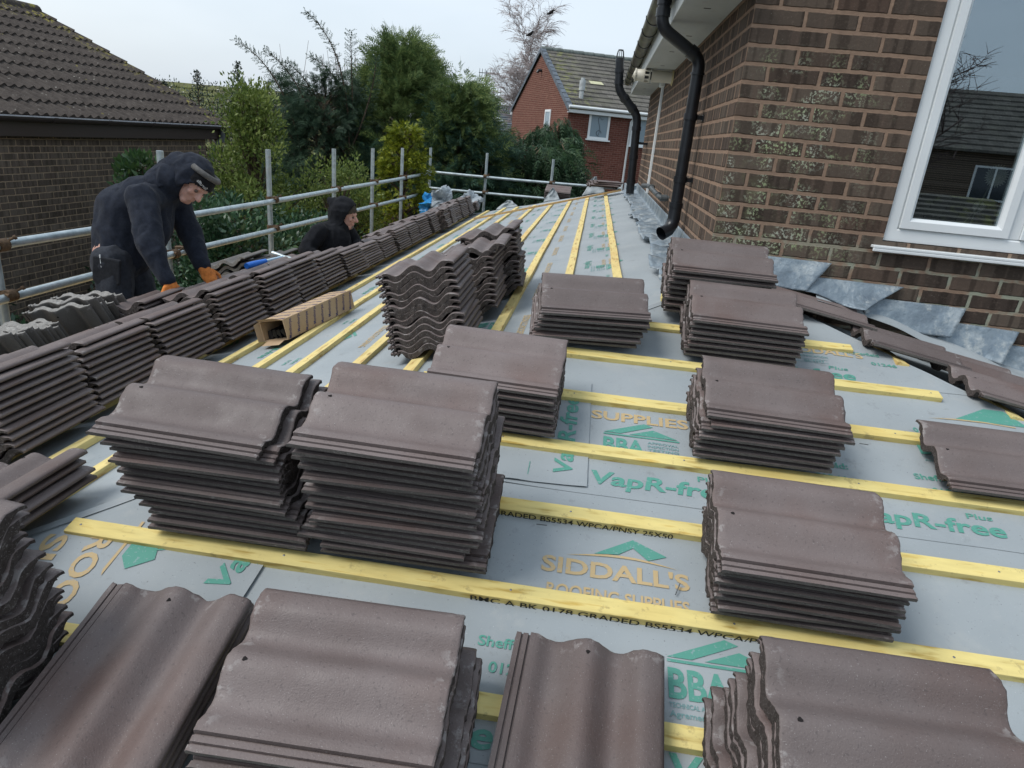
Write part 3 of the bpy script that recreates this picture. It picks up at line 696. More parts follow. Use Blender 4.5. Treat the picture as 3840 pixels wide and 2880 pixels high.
# front gable wall (y=0) with the window opening
mb.add([(0,0,GROUND),(wx0,0,GROUND),(wx0,0,GZ(wx0)),(0,0,GZ(0))], [(0,1,2,3)])
mb.add([(wx0,0,GROUND),(wx1,0,GROUND),(wx1,0,wz0),(wx0,0,wz0)], [(0,1,2,3)])
wz1 = 1.72
mb.add([(wx0,0,wz1),(wx1,0,wz1),(wx1,0,GZ(wx1)),(wx0,0,GZ(wx0))], [(0,1,2,3)])
mb.add([(wx1,0,GROUND),(HX,0,GROUND),(HX,0,GZ(HX)),(wx1,0,GZ(wx1))], [(0,1,2,3)])
# reveal
for a in ([(wx0,0,wz0),(wx0,.12,wz0),(wx0,.12,wz1),(wx0,0,wz1)], [(wx1,0,wz0),(wx1,0,wz1),(wx1,.12,wz1),(wx1,.12,wz0)], [(wx0,0,wz1),(wx0,.12,wz1),(wx1,.12,wz1),(wx1,0,wz1)], [(wx0,0,wz0),(wx1,0,wz0),(wx1,.12,wz0),(wx0,.12,wz0)]): mb.add(a, [(0,1,2,3)])
part(mb, 'wall', M['brick_front'], house)
mb = MB(); mb.quad((0,0,GROUND),(0,0,1.5),(0,HY,1.5),(0,HY,GROUND)); mb.quad((0,HY,GROUND),(0,HY,1.5),(HX,HY,GZ(HX)),(HX,HY,GROUND)); part(mb, 'wall', M['brick_side'], house)
# the room behind the window
mb = MB(); dk = simple('dim_room', (.035, .037, .036), .9)
x0, x1, y0, y1, z0, z1 = wx0-.3, wx1+.3, .14, 3.2, -.9, 1.55
for q in ([(x0,y0,z0),(x0,y1,z0),(x0,y1,z1),(x0,y0,z1)], [(x1,y0,z0),(x1,y0,z1),(x1,y1,z1),(x1,y1,z0)], [(x0,y1,z0),(x1,y1,z0),(x1,y1,z1),(x0,y1,z1)], [(x0,y0,z0),(x1,y0,z0),(x1,y1,z0),(x0,y1,z0)], [(x0,y0,z1),(x0,y1,z1),(x1,y1,z1),(x1,y0,z1)]): mb.add(q, [(0,1,2,3)])
mb.add([(wx0,.13,wz0),(wx1,.13,wz0),(wx1,.34,wz0),(wx0,.34,wz0)], [(0,1,2,3)])
part(mb, 'room_interior', dk, house)
# window
def frame_ring(mb, x0, x1, z0, z1, wdt, y0, y1, ch=.010):
    o = [(x0,z0),(x1,z0),(x1,z1),(x0,z1)]; i1 = [(x0+wdt-ch,z0+wdt-ch),(x1-wdt+ch,z0+wdt-ch),(x1-wdt+ch,z1-wdt+ch),(x0+wdt-ch,z1-wdt+ch)]; i2 = [(x0+wdt,z0+wdt),(x1-wdt,z0+wdt),(x1-wdt,z1-wdt),(x0+wdt,z1-wdt)]
    V = [(x,y0,z) for x,z in o] + [(x,y0,z) for x,z in i1] + [(x,y0+ch,z) for x,z in i2] + [(x,y1,z) for x,z in i2] + [(x,y1,z) for x,z in o]
    F = []
    for r in range(4):
        for k in range(4): F.append((r*4+k, r*4+(k+1) % 4, r*4+4+(k+1) % 4, r*4+4+k))
    for k in range(4): F.append((16+k, 16+(k+1) % 4, (k+1) % 4, k))
    mb.add(V, F)
mb = MB(); frame_ring(mb, wx0+.002, wx1-.002, wz0+.004, wz1-.004, .060, .012, .085)
mb.box((1.315, .016, wz0+.064), (1.368, .083, wz1-.064)); mb.box((2.02, .016, wz0+.064), (2.073, .083, wz1-.064))
win = part(mb, 'window', M['upvc'], house)
for a, b in ((wx0+.060, 1.315), (1.368, 2.02)):
    mb = MB(); frame_ring(mb, a+.002, b-.002, wz0+.066, wz1-.066, .048, .002, .06, .014)
    o = mb.build('sash', M['upvc']); o.parent = win; o.matrix_parent_inverse = Matrix.Identity(4)
N = NT('window_pane', .02, .5); gl = N.n('ShaderNodeBsdfGlossy'); gl.inputs['Roughness'].default_value = .004; gl.inputs['Color'].default_value = (.75, .85, .92, 1)
trn = N.n('ShaderNodeBsdfTransparent'); trn.inputs[0].default_value = (.62, .66, .66, 1); ms = N.n('ShaderNodeMixShader'); ms.inputs[0].default_value = .30
N.L(trn.outputs[0], ms.inputs[1]); N.L(gl.outputs[0], ms.inputs[2]); N.L(ms.outputs[0], N.t.nodes['Material Output'].inputs[0]); M['pane'] = N.mat
for a, b in ((wx0+.105, 1.27), (1.41, 1.98), (2.11, 2.70)):
    mb = MB(); mb.box((a, .030, wz0+.11), (b, .034, wz1-.11)); o = mb.build('pane', M['pane']); o.parent = win
mb = MB(); gz = wz0+.112
N = NT('gasket', .5); N.col((.015, .015, .015))
mb = MB(); mb.box((.60+.13, -.040, .386), (wx1+.05, .05, .399)); mb.box((.73, -.040, .372), (wx1+.05, -.028, .386)); sill = mb.build('sill', M['upvc'], None, .003); sill.parent = win
# the flower behind the glass
fl_ = empty('dried_flower', (1.235, .20, wz0), 'white dried daisy stems standing behind the window glass', 'flower')
mb = MB(); mb.tube([(1.225,.20,.43),(1.235,.195,.56),(1.262,.19,.70),(1.268,.18,.745)], .0035, 6); mb.tube([(1.16,.20,.43),(1.20,.20,.52),(1.245,.2,.60)], .002, 5); part(mb, 'stem', simple('stem', (.30,.32,.22)), fl_)
mb = MB()
def daisy(c, r, n=26):
    for k in range(n):
        a = 2*math.pi*k/n; d = Vector((math.cos(a), -.25, math.sin(a))); s_ = Vector((-math.sin(a), 0, math.cos(a)))*r*.14
        c_ = Vector(c); mb.add([c_, c_+d*r*.6+s_, c_+d*r, c_+d*r*.6-s_], [(0,1,2,3)])
daisy((1.268,.18,.75), .055); daisy((1.245,.2,.605), .032); part(mb, 'petals', simple('petal', (.72,.70,.60)), fl_)
# soffit, fascia, bargeboard, roof
mb = MB(); mb.box((-.250, -.10, 1.432), (-.001, 7.06, 1.444)); so = part(mb, 'soffit', M['soffit'], house)
mb = MB()
for k, yy in enumerate([.62, 1.55, 2.35, 3.3, 4.3, 5.1, 5.9, 6.6]):
    xx = -.13 + .02*math.sin(k*2); mb.box((xx-.018, yy-.008, 1.4305), (xx+.018, yy+.008, 1.4318)); 
o = mb.build('vent_slot', simple('slot', (.03,.03,.03))); o.parent = so
mb = MB(); mb.box((-.268, -.10, 1.428), (-.251, 7.06, 1.640)); part(mb, 'fascia', M['soffit'], house, .002)
mb = MB(); mb.add([(-.33,-.12,1.655),(-.33,7.12,1.655),(HX,7.12,GZ(HX)+.22),(HX,-.12,GZ(HX)+.22),(-.33,-.12,1.615),(-.33,7.12,1.615),(HX,7.12,GZ(HX)+.15),(HX,-.12,GZ(HX)+.15)], [(0,3,2,1),(4,5,6,7),(0,1,5,4),(1,2,6,5),(2,3,7,6),(3,0,4,7)]); part(mb, 'roof', M['old_edge'], house)
# gutter, half round with brackets
def halfpipe(mb, c0, c1, r, n=9, th=.003):
    c0, c1 = Vector(c0), Vector(c1); V = []
    for c in (c0, c1):
        for rr in (r, r-th):
            for k in range(n+1): a = math.pi*(1+k/n); V.append(c + Vector((rr*math.cos(a), 0, rr*math.sin(a))))
    m = n+1; F = []
    for k in range(n): F += [(k, k+1, 2*m+k+1, 2*m+k), (m+k, 3*m+k, 3*m+k+1, m+k+1), (k, m+k, m+k+1, k+1), (2*m+k, 2*m+k+1, 3*m+k+1, 3*m+k)]
    F += [(0, 2*m, 3*m, m), (n, m+n, 3*m+n, 2*m+n)]; mb.add(V, F, False)
mb = MB(); halfpipe(mb, (-.325, .75, 1.60), (-.325, 7.12, 1.60), .056, 12); gut = part(mb, 'gutter', M['gutter'], house)
for yy in (1.15, 2.0, 2.55, 3.2, 3.9, 4.7, 5.4, 6.1, 6.7):
    mb = MB(); halfpipe(mb, (-.325, yy-.02, 1.60), (-.325, yy+.02, 1.60), .061, 12, .004); o = mb.build('gutter_bracket', M['blackpl']); o.parent = gut
mb = MB(); halfpipe(mb, (-.325, -.2, 1.60), (-.325, .98, 1.60), .058, 12); o = mb.build('gutter_outlet', M['blackpl']); o.parent = gut
# rainwater downpipe: swan neck, straight length, shoe
def collar(mb, c, d, r, l): c = Vector(c); d = Vector(d).normalized(); mb.tube([c-d*l/2, c+d*l/2], r, 20)
def bend(a, b, c, r, n=8):
    a, b, c = Vector(a), Vector(b), Vector(c); d1 = (a-b).normalized(); d2 = (c-b).normalized(); k = r
    p0 = b+d1*k; p2 = b+d2*k; return [p0.lerp(b, t).lerp(b.lerp(p2, t), t) for t in np.linspace(0, 1, n)]
PY = 1.05; top = Vector((-.325, PY, 1.62)); e1 = Vector((-.325, PY, 1.395)); e2 = Vector((-.075, PY, 1.245)); bot = Vector((-.075, PY, .315)); sh = Vector((-.135, PY-.05, .245))
pr = .035
dp = empty('downpipe', (-.1, PY, .3), 'black rainwater downpipe with swan neck and open shoe nearest the wall corner', 'downpipe')
mb = MB(); mb.tube([top, Vector((-.325, PY, 1.50)), *bend(top, e1, e2, .06), *bend(e1, e2, bot, .055), bot], pr, 20); part(mb, 'pipe', M['blackpl'], dp)
for c, d, l_ in (((-.325, PY, 1.53), (0,0,1), .045), ((-.325, PY, 1.47), (0,0,1), .045), (e1.lerp(e2, .80), e2-e1, .045), ((-.075, PY, 1.165), (0,0,1), .012)):
    mb = MB(); collar(mb, c, d, pr+.006, l_); part(mb, 'socket', M['blackpl'], dp)
for zz in (.93, .57):
    mb = MB(); collar(mb, (-.075, PY, zz), (0,0,1), pr+.006, .035); mb.box((-.05, PY-.012, zz-.012), (.0, PY+.012, zz+.012)); mb.box((-.006, PY-.03, zz-.016), (.0, PY+.03, zz+.016)); part(mb, 'bracket', M['blackpl'], dp)
mb = MB(); mb.tube([(-.075, PY, .40), (-.075, PY, .33), (-.082, PY-.004, .295), (-.102, PY-.022, .262), (-.145, PY-.055, .238)], [pr+.004, pr+.004, pr+.005, pr+.006, pr+.008], 20, cap=False); collar(mb, (-.075, PY, .415), (0,0,1), pr+.007, .03)
part(mb, 'shoe', M['blackpl'], dp)
# soil vent pipe with cage
SY = 6.0
sv = empty('soil_vent_pipe', (-.14, SY, .2), 'black soil vent pipe with cage top at the far end of the wall', 'vent pipe')
a = Vector((-.49, SY, 1.74)); b = Vector((-.455, SY, 1.40)); c = Vector((-.175, SY, 1.12)); d = Vector((-.135, SY, .16))
mb = MB(); mb.tube([a, *bend(a, b, c, .08), *bend(b, c, d, .09), d], .052, 20); part(mb, 'pipe', M['blackpl'], sv)
for cc, dd in ((a.lerp(b, .35), a-b), (a.lerp(b, .74), a-b), (b.lerp(c, .32), b-c), (b.lerp(c, .72), b-c), (c.lerp(d, .16), c-d), (c.lerp(d, .52), c-d), (c.lerp(d, .84), c-d)):
    mb = MB(); collar(mb, cc, dd, .060, .05); part(mb, 'socket', M['blackpl'], sv)
mb = MB(); collar(mb, a, (0,0,1), .054, .05)
for k in range(10):
    t = 2*math.pi*k/10; mb.tube([a+Vector((.05*math.cos(t), .05*math.sin(t), .01)), a+Vector((.036*math.cos(t), .036*math.sin(t), .10)), a+Vector((.02*math.cos(t), .02*math.sin(t), .115))], .004, 5)
mb.tube([a+Vector((.03*math.cos(t), .03*math.sin(t), .115)) for t in np.linspace(0, 2*math.pi, 12)], .005, 5); part(mb, 'cage', M['blackpl'], sv)
mb = MB(); mb.box((-.12, SY-.02, .78), (0, SY+.02, .81)); part(mb, 'bracket', M['blackpl'], sv)
# boiler flue
fv = empty('boiler_flue', (-.15, 3.62, 1.38), 'cream boiler flue terminal sticking out of the wall under the soffit', 'flue')
FZ, FY = 1.372, 3.62
mb = MB(); mb.tube([(0.01,FY,FZ),(-.19,FY,FZ)], .052, 24); part(mb, 'duct', M['cream'], fv)
mb = MB()
for x in (-.19, -.215, -.265, -.345): mb.tube([(x,FY,FZ),(x-.012,FY,FZ)], .058, 24)
for k in range(8):
    t = 2*math.pi*k/8; mb.tube([(-.215, FY+.052*math.cos(t), FZ+.052*math.sin(t)), (-.27, FY+.052*math.cos(t), FZ+.052*math.sin(t))], .008, 6)
mb.tube([(-.265,FY,FZ),(-.345,FY,FZ),(-.37,FY,FZ+.01)], [.055,.05,.03], 24); part(mb, 'terminal', M['cream'], fv)
mb = MB(); mb.tube([(-.03,FY,FZ),(-.30,FY,FZ)], .034, 14); part(mb, 'inner_duct', M['greypl'], fv)
mb = MB(); mb.tube([(-.004,FY,FZ),(-.016,FY,FZ)], [.075,.062], 16); part(mb, 'sealant', simple('old_sealant', (.50,.42,.24), .8), fv)
# white overflow pipe and the small grey waste pipe
wp = empty('white_pipe', (-.02, 4.62, .3), 'slim white vertical pipe on the brick wall between the two black pipes', 'pipe')
mb = MB(); mb.box((-.028, 4.55, .27), (-.001, 4.592, 1.432)); part(mb, 'pipe', M['upvc'], wp, .004)
mb = MB(); mb.box((-.05, 4.50, 1.36), (-.0005, 4.66, 1.431)); part(mb, 'top_block', M['upvc'], wp, .006)
gp = empty('waste_pipe', (-.05, 2.9, .35), 'short grey waste pipe with elbows turning out of the wall above the lead', 'pipe')
mb = MB(); pts = [Vector((.01, 2.30, .375)), Vector((-.07, 2.30, .375)), Vector((-.075, 2.62, .40)), Vector((-.11, 3.05, .42)), Vector((-.17, 3.1, .415))]
mb.tube([pts[0], *bend(pts[0], pts[1], pts[2], .03), *bend(pts[1], pts[3], pts[4], .04), pts[4]], .020, 16); part(mb, 'pipe', M['greypl'], gp)
for cc, dd in (((-.04, 2.30, .375), (1,0,0)), ((-.072, 2.42, .385), (0,1,0)), ((-.098, 2.93, .415), (.3,1,0))):
    mb = MB(); collar(mb, cc, dd, .026, .05); part(mb, 'elbow_socket', M['greypl'], gp)

# ------------------------------------------------------------ lead flashing
def lead_piece(fn, nu, nv, label, name='lead_flashing', group='lead flashing pieces'):
    V = []; F = []
    for i in range(nu+1):
        for j in range(nv+1): V.append(fn(i/nu, j/nv))
    for i in range(nu):
        for j in range(nv): q = i*(nv+1)+j; F.append((q, q+nv+1, q+nv+2, q+1))
    me = bpy.data.meshes.new(name); me.from_pydata(V, [], F); me.materials.append(M['lead']); me.polygons.foreach_set('use_smooth', [True]*len(F)); me.update()
    o = bpy.data.objects.new(name, me); COL.objects.link(o); m_ = o.modifiers.new('thickness', 'SOLIDIFY'); m_.thickness = .003; m_.offset = 0
    return tag(o, label, 'lead flashing', group)
# along the side wall: upstand + apron folded over the slope, in overlapping lengths
ys = [-.04, .46, .98, 1.50, 1.95, 2.55, 3.1, 3.75, 4.5, 5.3, 6.2, 7.0]
sn = ['nearest', 'second', 'third', 'fourth', 'fifth', 'sixth', 'seventh', 'eighth', 'ninth', 'tenth', 'farthest']
for i in range(len(ys)-1):
    a, b = ys[i], ys[i+1]+.05; rs = random.Random(i+2); lift = rs.uniform(.02, .06); w_ = rs.uniform(.155, .21); skew = rs.uniform(.02, .10)
    def fn(u, v, a=a, b=b, lift=lift, w_=w_, skew=skew, i=i):
        y = a + (b-a)*u
        if v < .3:
            t = v/.3; return (-.004 - .006*t - .003*noise.noise((y*6, t*2, i)), y, .262 - .10*t)
        t = (v-.3)/.7; x = -.010 - w_*t*(1 + .18*noise.noise((y*3, i, 4)))
        base = zs(x) + .034
        z = base + (.162 - (zs(-.01)+.034))*(1-t)**2.2 + lift*t*(.35 + .9*abs(noise.noise((y*5, t, i*3)))) + .014*math.sin(u*7+i)*t + .020*max(0, (u-.80)/.20)*t + .012*noise.noise((x*22, y*22, i))*min(1, t*2)
        return (x, y + skew*t, z)
    lead_piece(fn, 26, 16, f'{sn[i]} length of creased grey lead along the side wall, counted from the corner')
# stepped pieces on the front wall
steps = [((.05, .298), (.574, .293), (.468, .172), (.05, .16)), ((.49, .222), (.924, .217), (.735, .112), (.462, .146)), ((.735, .155), (1.229, .148), (1.165, .006), (.76, .066)),
 ((1.165, .078), (1.492, .066), (1.408, -.090), (1.10, -.020)), ((1.42, .0), (1.80, -.012), (1.70, -.165), (1.36, -.10)), ((1.72, -.07), (2.1, -.08), (2.0, -.24), (1.65, -.17))]
ln = ['highest', 'second', 'third', 'fourth', 'fifth', 'lowest']
for i, (tl_, tr_, br_, bl_) in enumerate(steps):
    def fn(u, v, tl_=tl_, tr_=tr_, br_=br_, bl_=bl_, i=i):
        a = (tl_[0]*(1-u)+tr_[0]*u, tl_[1]*(1-u)+tr_[1]*u); b = (bl_[0]*(1-u)+br_[0]*u, bl_[1]*(1-u)+br_[1]*u + .012*math.sin(u*5+i))
        x = a[0]*(1-v)+b[0]*v; z = a[1]*(1-v)+b[1]*v
        out = .008 + .048*v + .035*v*v*max(0, noise.noise((x*5, i*3, 2)) + .25) + .035*v*max(0, u-.62)*(3 if i in (1, 3) else 1.2) + .006*noise.noise((x*14, z*14, i)) + .003*noise.noise((x*40, z*30, i))
        return (x, -out - .004*(i % 2), z)
    lead_piece(fn, 30, 16, f'{ln[i]} stepped lead flashing piece on the front wall', group='stepped lead flashings')
# mortar line above the lead on the side wall
mb = MB(); 
# dark soaker / underlay strip visible beneath the steps
def fn(u, v):
    x = .52 + 1.35*u; y = -.015 - (.08+.14*u)*v - .02*noise.noise((x*3, v, 1)); z = zr(x) + .100 - .004*v + .012*math.sin(u*9)*v + .02*noise.noise((x*5, v*2, 2)) + .03*(1-v)
    return (x, y, z)
V = []; F = []
for i in range(41):
    for j in range(9): V.append(fn(i/40, j/8))
for i in range(40):
    for j in range(8): q = i*9+j; F.append((q, q+9, q+10, q+1))
me = bpy.data.meshes.new('membrane_strip'); me.from_pydata(V, [], F); me.materials.append(M['membrane']); me.polygons.foreach_set('use_smooth', [True]*len(F)); me.update()
o = bpy.data.objects.new('underlay_strip', me); COL.objects.link(o); tag(o, 'loose grey underlay strip curling between the laid tiles and the stepped lead', 'underlay strip')
# timber stubs below the laid tiles
for k, (x, y) in enumerate([(.60, -.60), (.905, -.895), (1.2, -1.19)]):
    mb = MB(); Mx = frame_matrix('right', x + .10, y - .02, .010); mb.box((0, -.012, 0), (.05, .30, .022), Mx)
    o = mb.build('batten_stub', M['bat_y'], None, .0015); tag(o, ['upper', 'middle', 'lower'][k] + ' batten end sticking out under the laid tiles on the right', 'batten', 'batten ends under the laid tiles')

# ------------------------------------------------------------ scaffold
RXs = -3.60; TR = .0242
posts = [(-.225, 'left edge'), (1.258, 'behind the bending man'), (2.90, 'between the two men'), (4.55, 'just behind the crouching man'), (5.97, 'in front of the golden conifer'), (7.43, 'second from the far corner'), (9.29, 'at the far corner')]
PG = 'scaffold uprights'
for i, (y, wh) in enumerate(posts):
    mb = MB(); mb.tube([(RXs - .03, y, GROUND), (RXs - .03, y, .42 if i else .06)], TR, 18); o = mb.build('scaffold_pole', M['galv']); tag(o, 'galvanised scaffold upright ' + wh, 'scaffold pole', PG)
for x, wh in ((-2.60, 'on the far side, before the street lamp'), (-1.40, 'on the far side, before the drooping conifer'), (-.20, 'on the far side nearest the house')):
    mb = MB(); mb.tube([(x, 9.33, GROUND), (x, 9.33, .42 if x < -1 else .02)], TR, 18); o = mb.build('scaffold_pole', M['galv']); tag(o, 'galvanised scaffold upright ' + wh, 'scaffold pole', PG)
def rail(a, b, label):
    a, b = Vector(a), Vector(b); mb = MB(); n_ = 8
    mb.tube([a.lerp(b, t) + Vector((0, 0, -.012*math.sin(math.pi*t))) for t in np.linspace(0, 1, n_)], TR, 20); o = mb.build('scaffold_rail', M['galv']); return tag(o, label, 'scaffold rail', 'scaffold guard rails')
rail((RXs+.02, -2.6, -.028), (RXs+.02, -.16, -.028), 'upper scaffold rail stub at the left edge')
rail((RXs+.02, -.20, -.026), (RXs+.02, 4.65, -.030), 'upper scaffold rail running behind the bending man')
rail((RXs+.022, 4.55, -.028), (RXs+.022, 9.45, .005), 'upper scaffold rail along the far half of the eaves')
rail((RXs+.02, -2.6, -.295), (RXs+.02, 1.45, -.292), 'lower scaffold rail left of the bending man')
rail((RXs+.022, 1.15, -.292), (RXs+.022, 9.40, -.335), 'lower scaffold rail running behind both men')
rail((-3.80, 9.27, .005), (-.15, 9.27, .038), 'upper scaffold rail across the far end')
rail((-3.80, 9.27, -.280), (-.15, 9.27, -.235), 'lower scaffold rail across the far end')
cg = 0
def coupler(x, y, z, wh, ax='y'):
    e = empty('scaffold_coupler', (x, y, z), 'rusty scaffold coupler ' + wh, 'coupler', 'scaffold couplers'); mb = MB()
    if ax == 'y': mb.tube([(x+.02, y-.03, z), (x+.02, y+.03, z)], TR+.009, 12); mb.tube([(x-.03, y, z-.028), (x-.03, y, z+.028)], TR+.009, 12)
    else: mb.tube([(x-.03, y-.02, z), (x+.03, y-.02, z)], TR+.009, 12); mb.tube([(x, y+.03, z-.028), (x, y+.03, z+.028)], TR+.009, 12)
    part(mb, 'clamp', M['rust'], e)
    mb = MB(); mb.tube([(x+.03, y+.035, z+.02), (x+.055, y+.05, z+.035)], .007, 6); mb.tube([(x+.053, y+.049, z+.034), (x+.063, y+.055, z+.04)], .012, 6)
    part(mb, 'bolt', M['rust'], e); mb = MB(); mb.tube([(x+.03, y-.035, z+.015), (x+.06, y-.045, z+.015)], .007, 6); mb.tube([(x+.058, y-.045, z+.015), (x+.068, y-.048, z+.015)], .012, 6); part(mb, 'bolt', M['rust'], e)
for i, (y, wh) in enumerate(posts):
    coupler(RXs, y, -.028 if i < 4 else -.01, 'on the upper rail at the upright ' + wh); coupler(RXs, y, -.295 if i < 3 else -.32, 'on the lower rail at the upright ' + wh)
for x, wh in ((-2.60, 'before the street lamp'), (-1.40, 'before the drooping conifer')):
    coupler(x, 9.29, .02, 'on the far upper rail ' + wh, 'x'); coupler(x, 9.29, -.262, 'on the far lower rail ' + wh, 'x')
coupler(RXs, 1.40, -.292, 'joining two lower rails beside the bending man')
for k in range(4):
    mb = MB(); x = -3.22 - .235*k + (.0); 
    if x - .22 < RXs - .05 and k == 3: pass
    mb.box((x-.225, -3.0, -1.14), (x, 9.2, -1.10)); tag(mb.build('scaffold_board', M['raw'], None, .004), ['board nearest the eaves', 'second board from the eaves', 'third board from the eaves', 'outermost board'][k] + ' of the scaffold walkway', 'scaffold board', 'scaffold boards')

# ------------------------------------------------------------ left neighbour: bungalow with pantile roof
LX = -7.05; LH = empty('bungalow', (-10, 2, GROUND), 'brown brick bungalow with a dark mossy pantile roof at the upper left', 'bungalow')
mb = MB(); mb.quad((LX,-6,GROUND),(LX,7.75,GROUND),(LX,7.75,.38),(LX,-6,.38)); mb.add([(LX,7.75,GROUND),(-13.2,7.75,GROUND),(-13.2,7.75,.38),(-10.15,7.75,1.85),(LX,7.75,.38)], [(0,1,2,3,4)]); part(mb, 'wall', M['brick_left'], LH)
N = NT('mossy_pantile', .9, .15); base = N.ramp(N.noise(9, 5, rough=.7), [(.3, (.045, .038, .034)), (.6, (.085, .072, .064)), (.8, (.13, .115, .10))])
X = N.sep(); hm = N.m('ADD', N.step(X[1], 7.6, 8.25), N.step(X[2], 1.75, 2.0))
base = N.mix(N.m('MULTIPLY', N.m('MULTIPLY', hm, N.step(N.noise(9, 5, rough=.7), .53, .63)), .8), base, (.25, .22, .05))
base = N.mix(N.m('MULTIPLY', N.step(N.noise(26, 4, N.vadd(N.obj, (3, 3, 3))), .68, .73), .8), base, (.36, .34, .30))
base = N.mix(N.m('MULTIPLY', N.step(N.noise(4.5, 5, N.vadd(N.obj, (8, 3, 3)), rough=.7), .66, .70), .7), base, (.25, .22, .05))
N.col(base); N.bump(N.noise(120, 4), .006, 1); M['pantile'] = N.mat
V = []; F = []; LP = R(25.0); nc = 11; y0, y1 = -5.0, 8.30; nr = int((y1-y0)/.142*8)
e0 = Vector((-6.93, 0, .47)); sd_ = Vector((-math.cos(LP), 0, math.sin(LP))); nn = Vector((math.sin(LP), 0, math.cos(LP))); SL = 3.62/nc
rowsV = []
for c in range(nc):
    for (s, lift) in ((0, .002), (0, .034), (SL*.98, .006)):
        r_ = []
        for j in range(nr+1):
            y = y0 + (y1-y0)*j/nr; ph = ((y/.142) % 1.0)
            wv = .5 - .5*math.cos(2*math.pi*ph); hgt = .036*wv**1.3
            if lift == .002: hgt = .0
            p = e0 + sd_*(c*SL + s - (.02 if s == 0 else 0)) + nn*(lift + hgt + .004*noise.noise((y*1.1, c*3, 1)))
            r_.append(len(V)); V.append((p.x, y + .004*noise.noise((c*7, y*2, 5)), p.z))
        rowsV.append(r_)
for a, b in zip(rowsV[:-1], rowsV[1:]):
    for j in range(nr): F.append((a[j], a[j+1], b[j+1], b[j]))
me = bpy.data.meshes.new('roof'); me.from_pydata(V, [], F); me.materials.append(M['pantile']); me.polygons.foreach_set('use_smooth', [False]*len(F)); me.update()
bm = bmesh.new(); bm.from_mesh(me); bmesh.ops.recalc_face_normals(bm, faces=bm.faces); bm.to_mesh(me); bm.free()
rf = bpy.data.objects.new('roof', me); COL.objects.link(rf); rf.parent = LH; rf.matrix_parent_inverse = Matrix.Translation(-LH.location)
mb = MB(); top = e0 + sd_*3.62; mb.add([(top.x, y0, top.z+.02), (top.x, y1, top.z+.02), (-13.4, y1, .47), (-13.4, y0, .47)], [(0,1,2,3)]); part(mb, 'roof', M['pantile'], LH)
for k in range(30):
    ya = y1 - .03 - k*.45; mb = MB(); c_ = Vector((top.x, 0, top.z - .01))
    mb.tube([(c_.x, ya, c_.z), (c_.x, ya-.44, c_.z+.012)], [.115, .10], 14)
    o = mb.build('ridge_tile', M['pantile']); o.parent = rf
mb = MB()
bN = NT('brown_fascia', .4, .4); bN.col((.05, .035, .032)); mb.box((-6.98, -5, .26), (-6.955, 8.2, .44)); mb.box((-7.04, -5, .255), (-6.98, 8.2, .27)); part(mb, 'fascia', bN.mat, LH)
gN = NT('brown_gutter', .35, .5); gN.col((.055, .042, .045)); mb = MB(); halfpipe(mb, (-6.90, -5, .475), (-6.90, 8.32, .475), .055, 12); lg = part(mb, 'gutter', gN.mat, LH)
mb = MB(); mb.box((-6.853, -5, .470), (-6.842, 8.32, .484)); gl2 = mb.build('gutter_lip', simple('gutter_lip_grey', (.42,.43,.47), .4, .5)); gl2.parent = lg
for yy in np.arange(-4, 8.2, .92):
    mb = MB(); halfpipe(mb, (-6.90, yy-.03, .475), (-6.90, yy+.03, .475), .060, 12, .004); o = mb.build('gutter_bracket', gN.mat); o.parent = lg
mb = MB(); mb.tube([(-6.90, 8.02, .43), (-6.90, 8.02, .30), (-6.97, 7.85, .12), (-6.99, 7.80, 0), (-6.99, 7.80, GROUND)], .036, 14); mb.tube([(-6.90, 8.02, .36), (-6.90, 8.02, .22)], .046, 14); part(mb, 'downpipe', M['greypl'], LH)
mb = MB(); mb.add([(e0.x, y1-.04, e0.z-.03), (top.x, y1-.04, top.z-.03), (top.x, y1-.04, top.z-.20), (e0.x, y1-.04, e0.z-.20)], [(0,1,2,3)]); mb.add([(e0.x, y1-.04, e0.z-.20), (top.x, y1-.04, top.z-.20), (top.x, 7.74, top.z-.20), (e0.x, 7.74, e0.z-.20)], [(0,1,2,3)]); part(mb, 'bargeboard', bN.mat, LH)

# ------------------------------------------------------------ red brick house in the middle distance
A0 = Vector((-1.956, 23.554, 0)); ang = R(21.1)
RH = bpy.data.objects.new('red_brick_house', None); COL.objects.link(RH); RH.location = (A0.x, A0.y, GROUND); RH.rotation_euler = (0, 0, ang); bpy.context.view_layer.update()
tag(RH, 'red brick house with a mossy grey tiled gable roof behind the garden trees', 'house')
def rpart(mb, name, mat, parent=None, bevel=0):
    o = mb.build(name, mat, None, bevel); o.parent = parent or RH; return o
Ez = 2.0 - GROUND; RZ = 4.22 - GROUND; WD = 8.53; LN = 9.0
mb = MB(); mb.quad((0,0,0),(LN,0,0),(LN,0,Ez-.05),(0,0,Ez-.05)); rpart(mb, 'wall', M['brick_red'])
mb = MB(); mb.add([(0,0,0),(0,0,Ez-.05),(0,WD/2,RZ-.12),(0,WD,Ez-.05),(0,WD,0)], [(0,1,2,3,4)]); rpart(mb, 'wall', M['brick_red_y'])
mb = MB(); mb.add([(LN,0,0),(LN,WD,0),(LN,WD,Ez),(LN,WD/2,RZ-.1),(LN,0,Ez)], [(0,1,2,3,4)]); mb.quad((0,WD,0),(0,WD,Ez),(LN,WD,Ez),(LN,WD,0)); rpart(mb, 'wall', M['brick_red'])
N = NT('grey_roof_tile', .9, .15); X = N.sep(); br = N.n('ShaderNodeTexBrick'); br.inputs['Scale'].default_value = 1; br.inputs['Brick Width'].default_value = .30; br.inputs['Row Height'].default_value = .30; br.inputs['Mortar Size'].default_value = .006
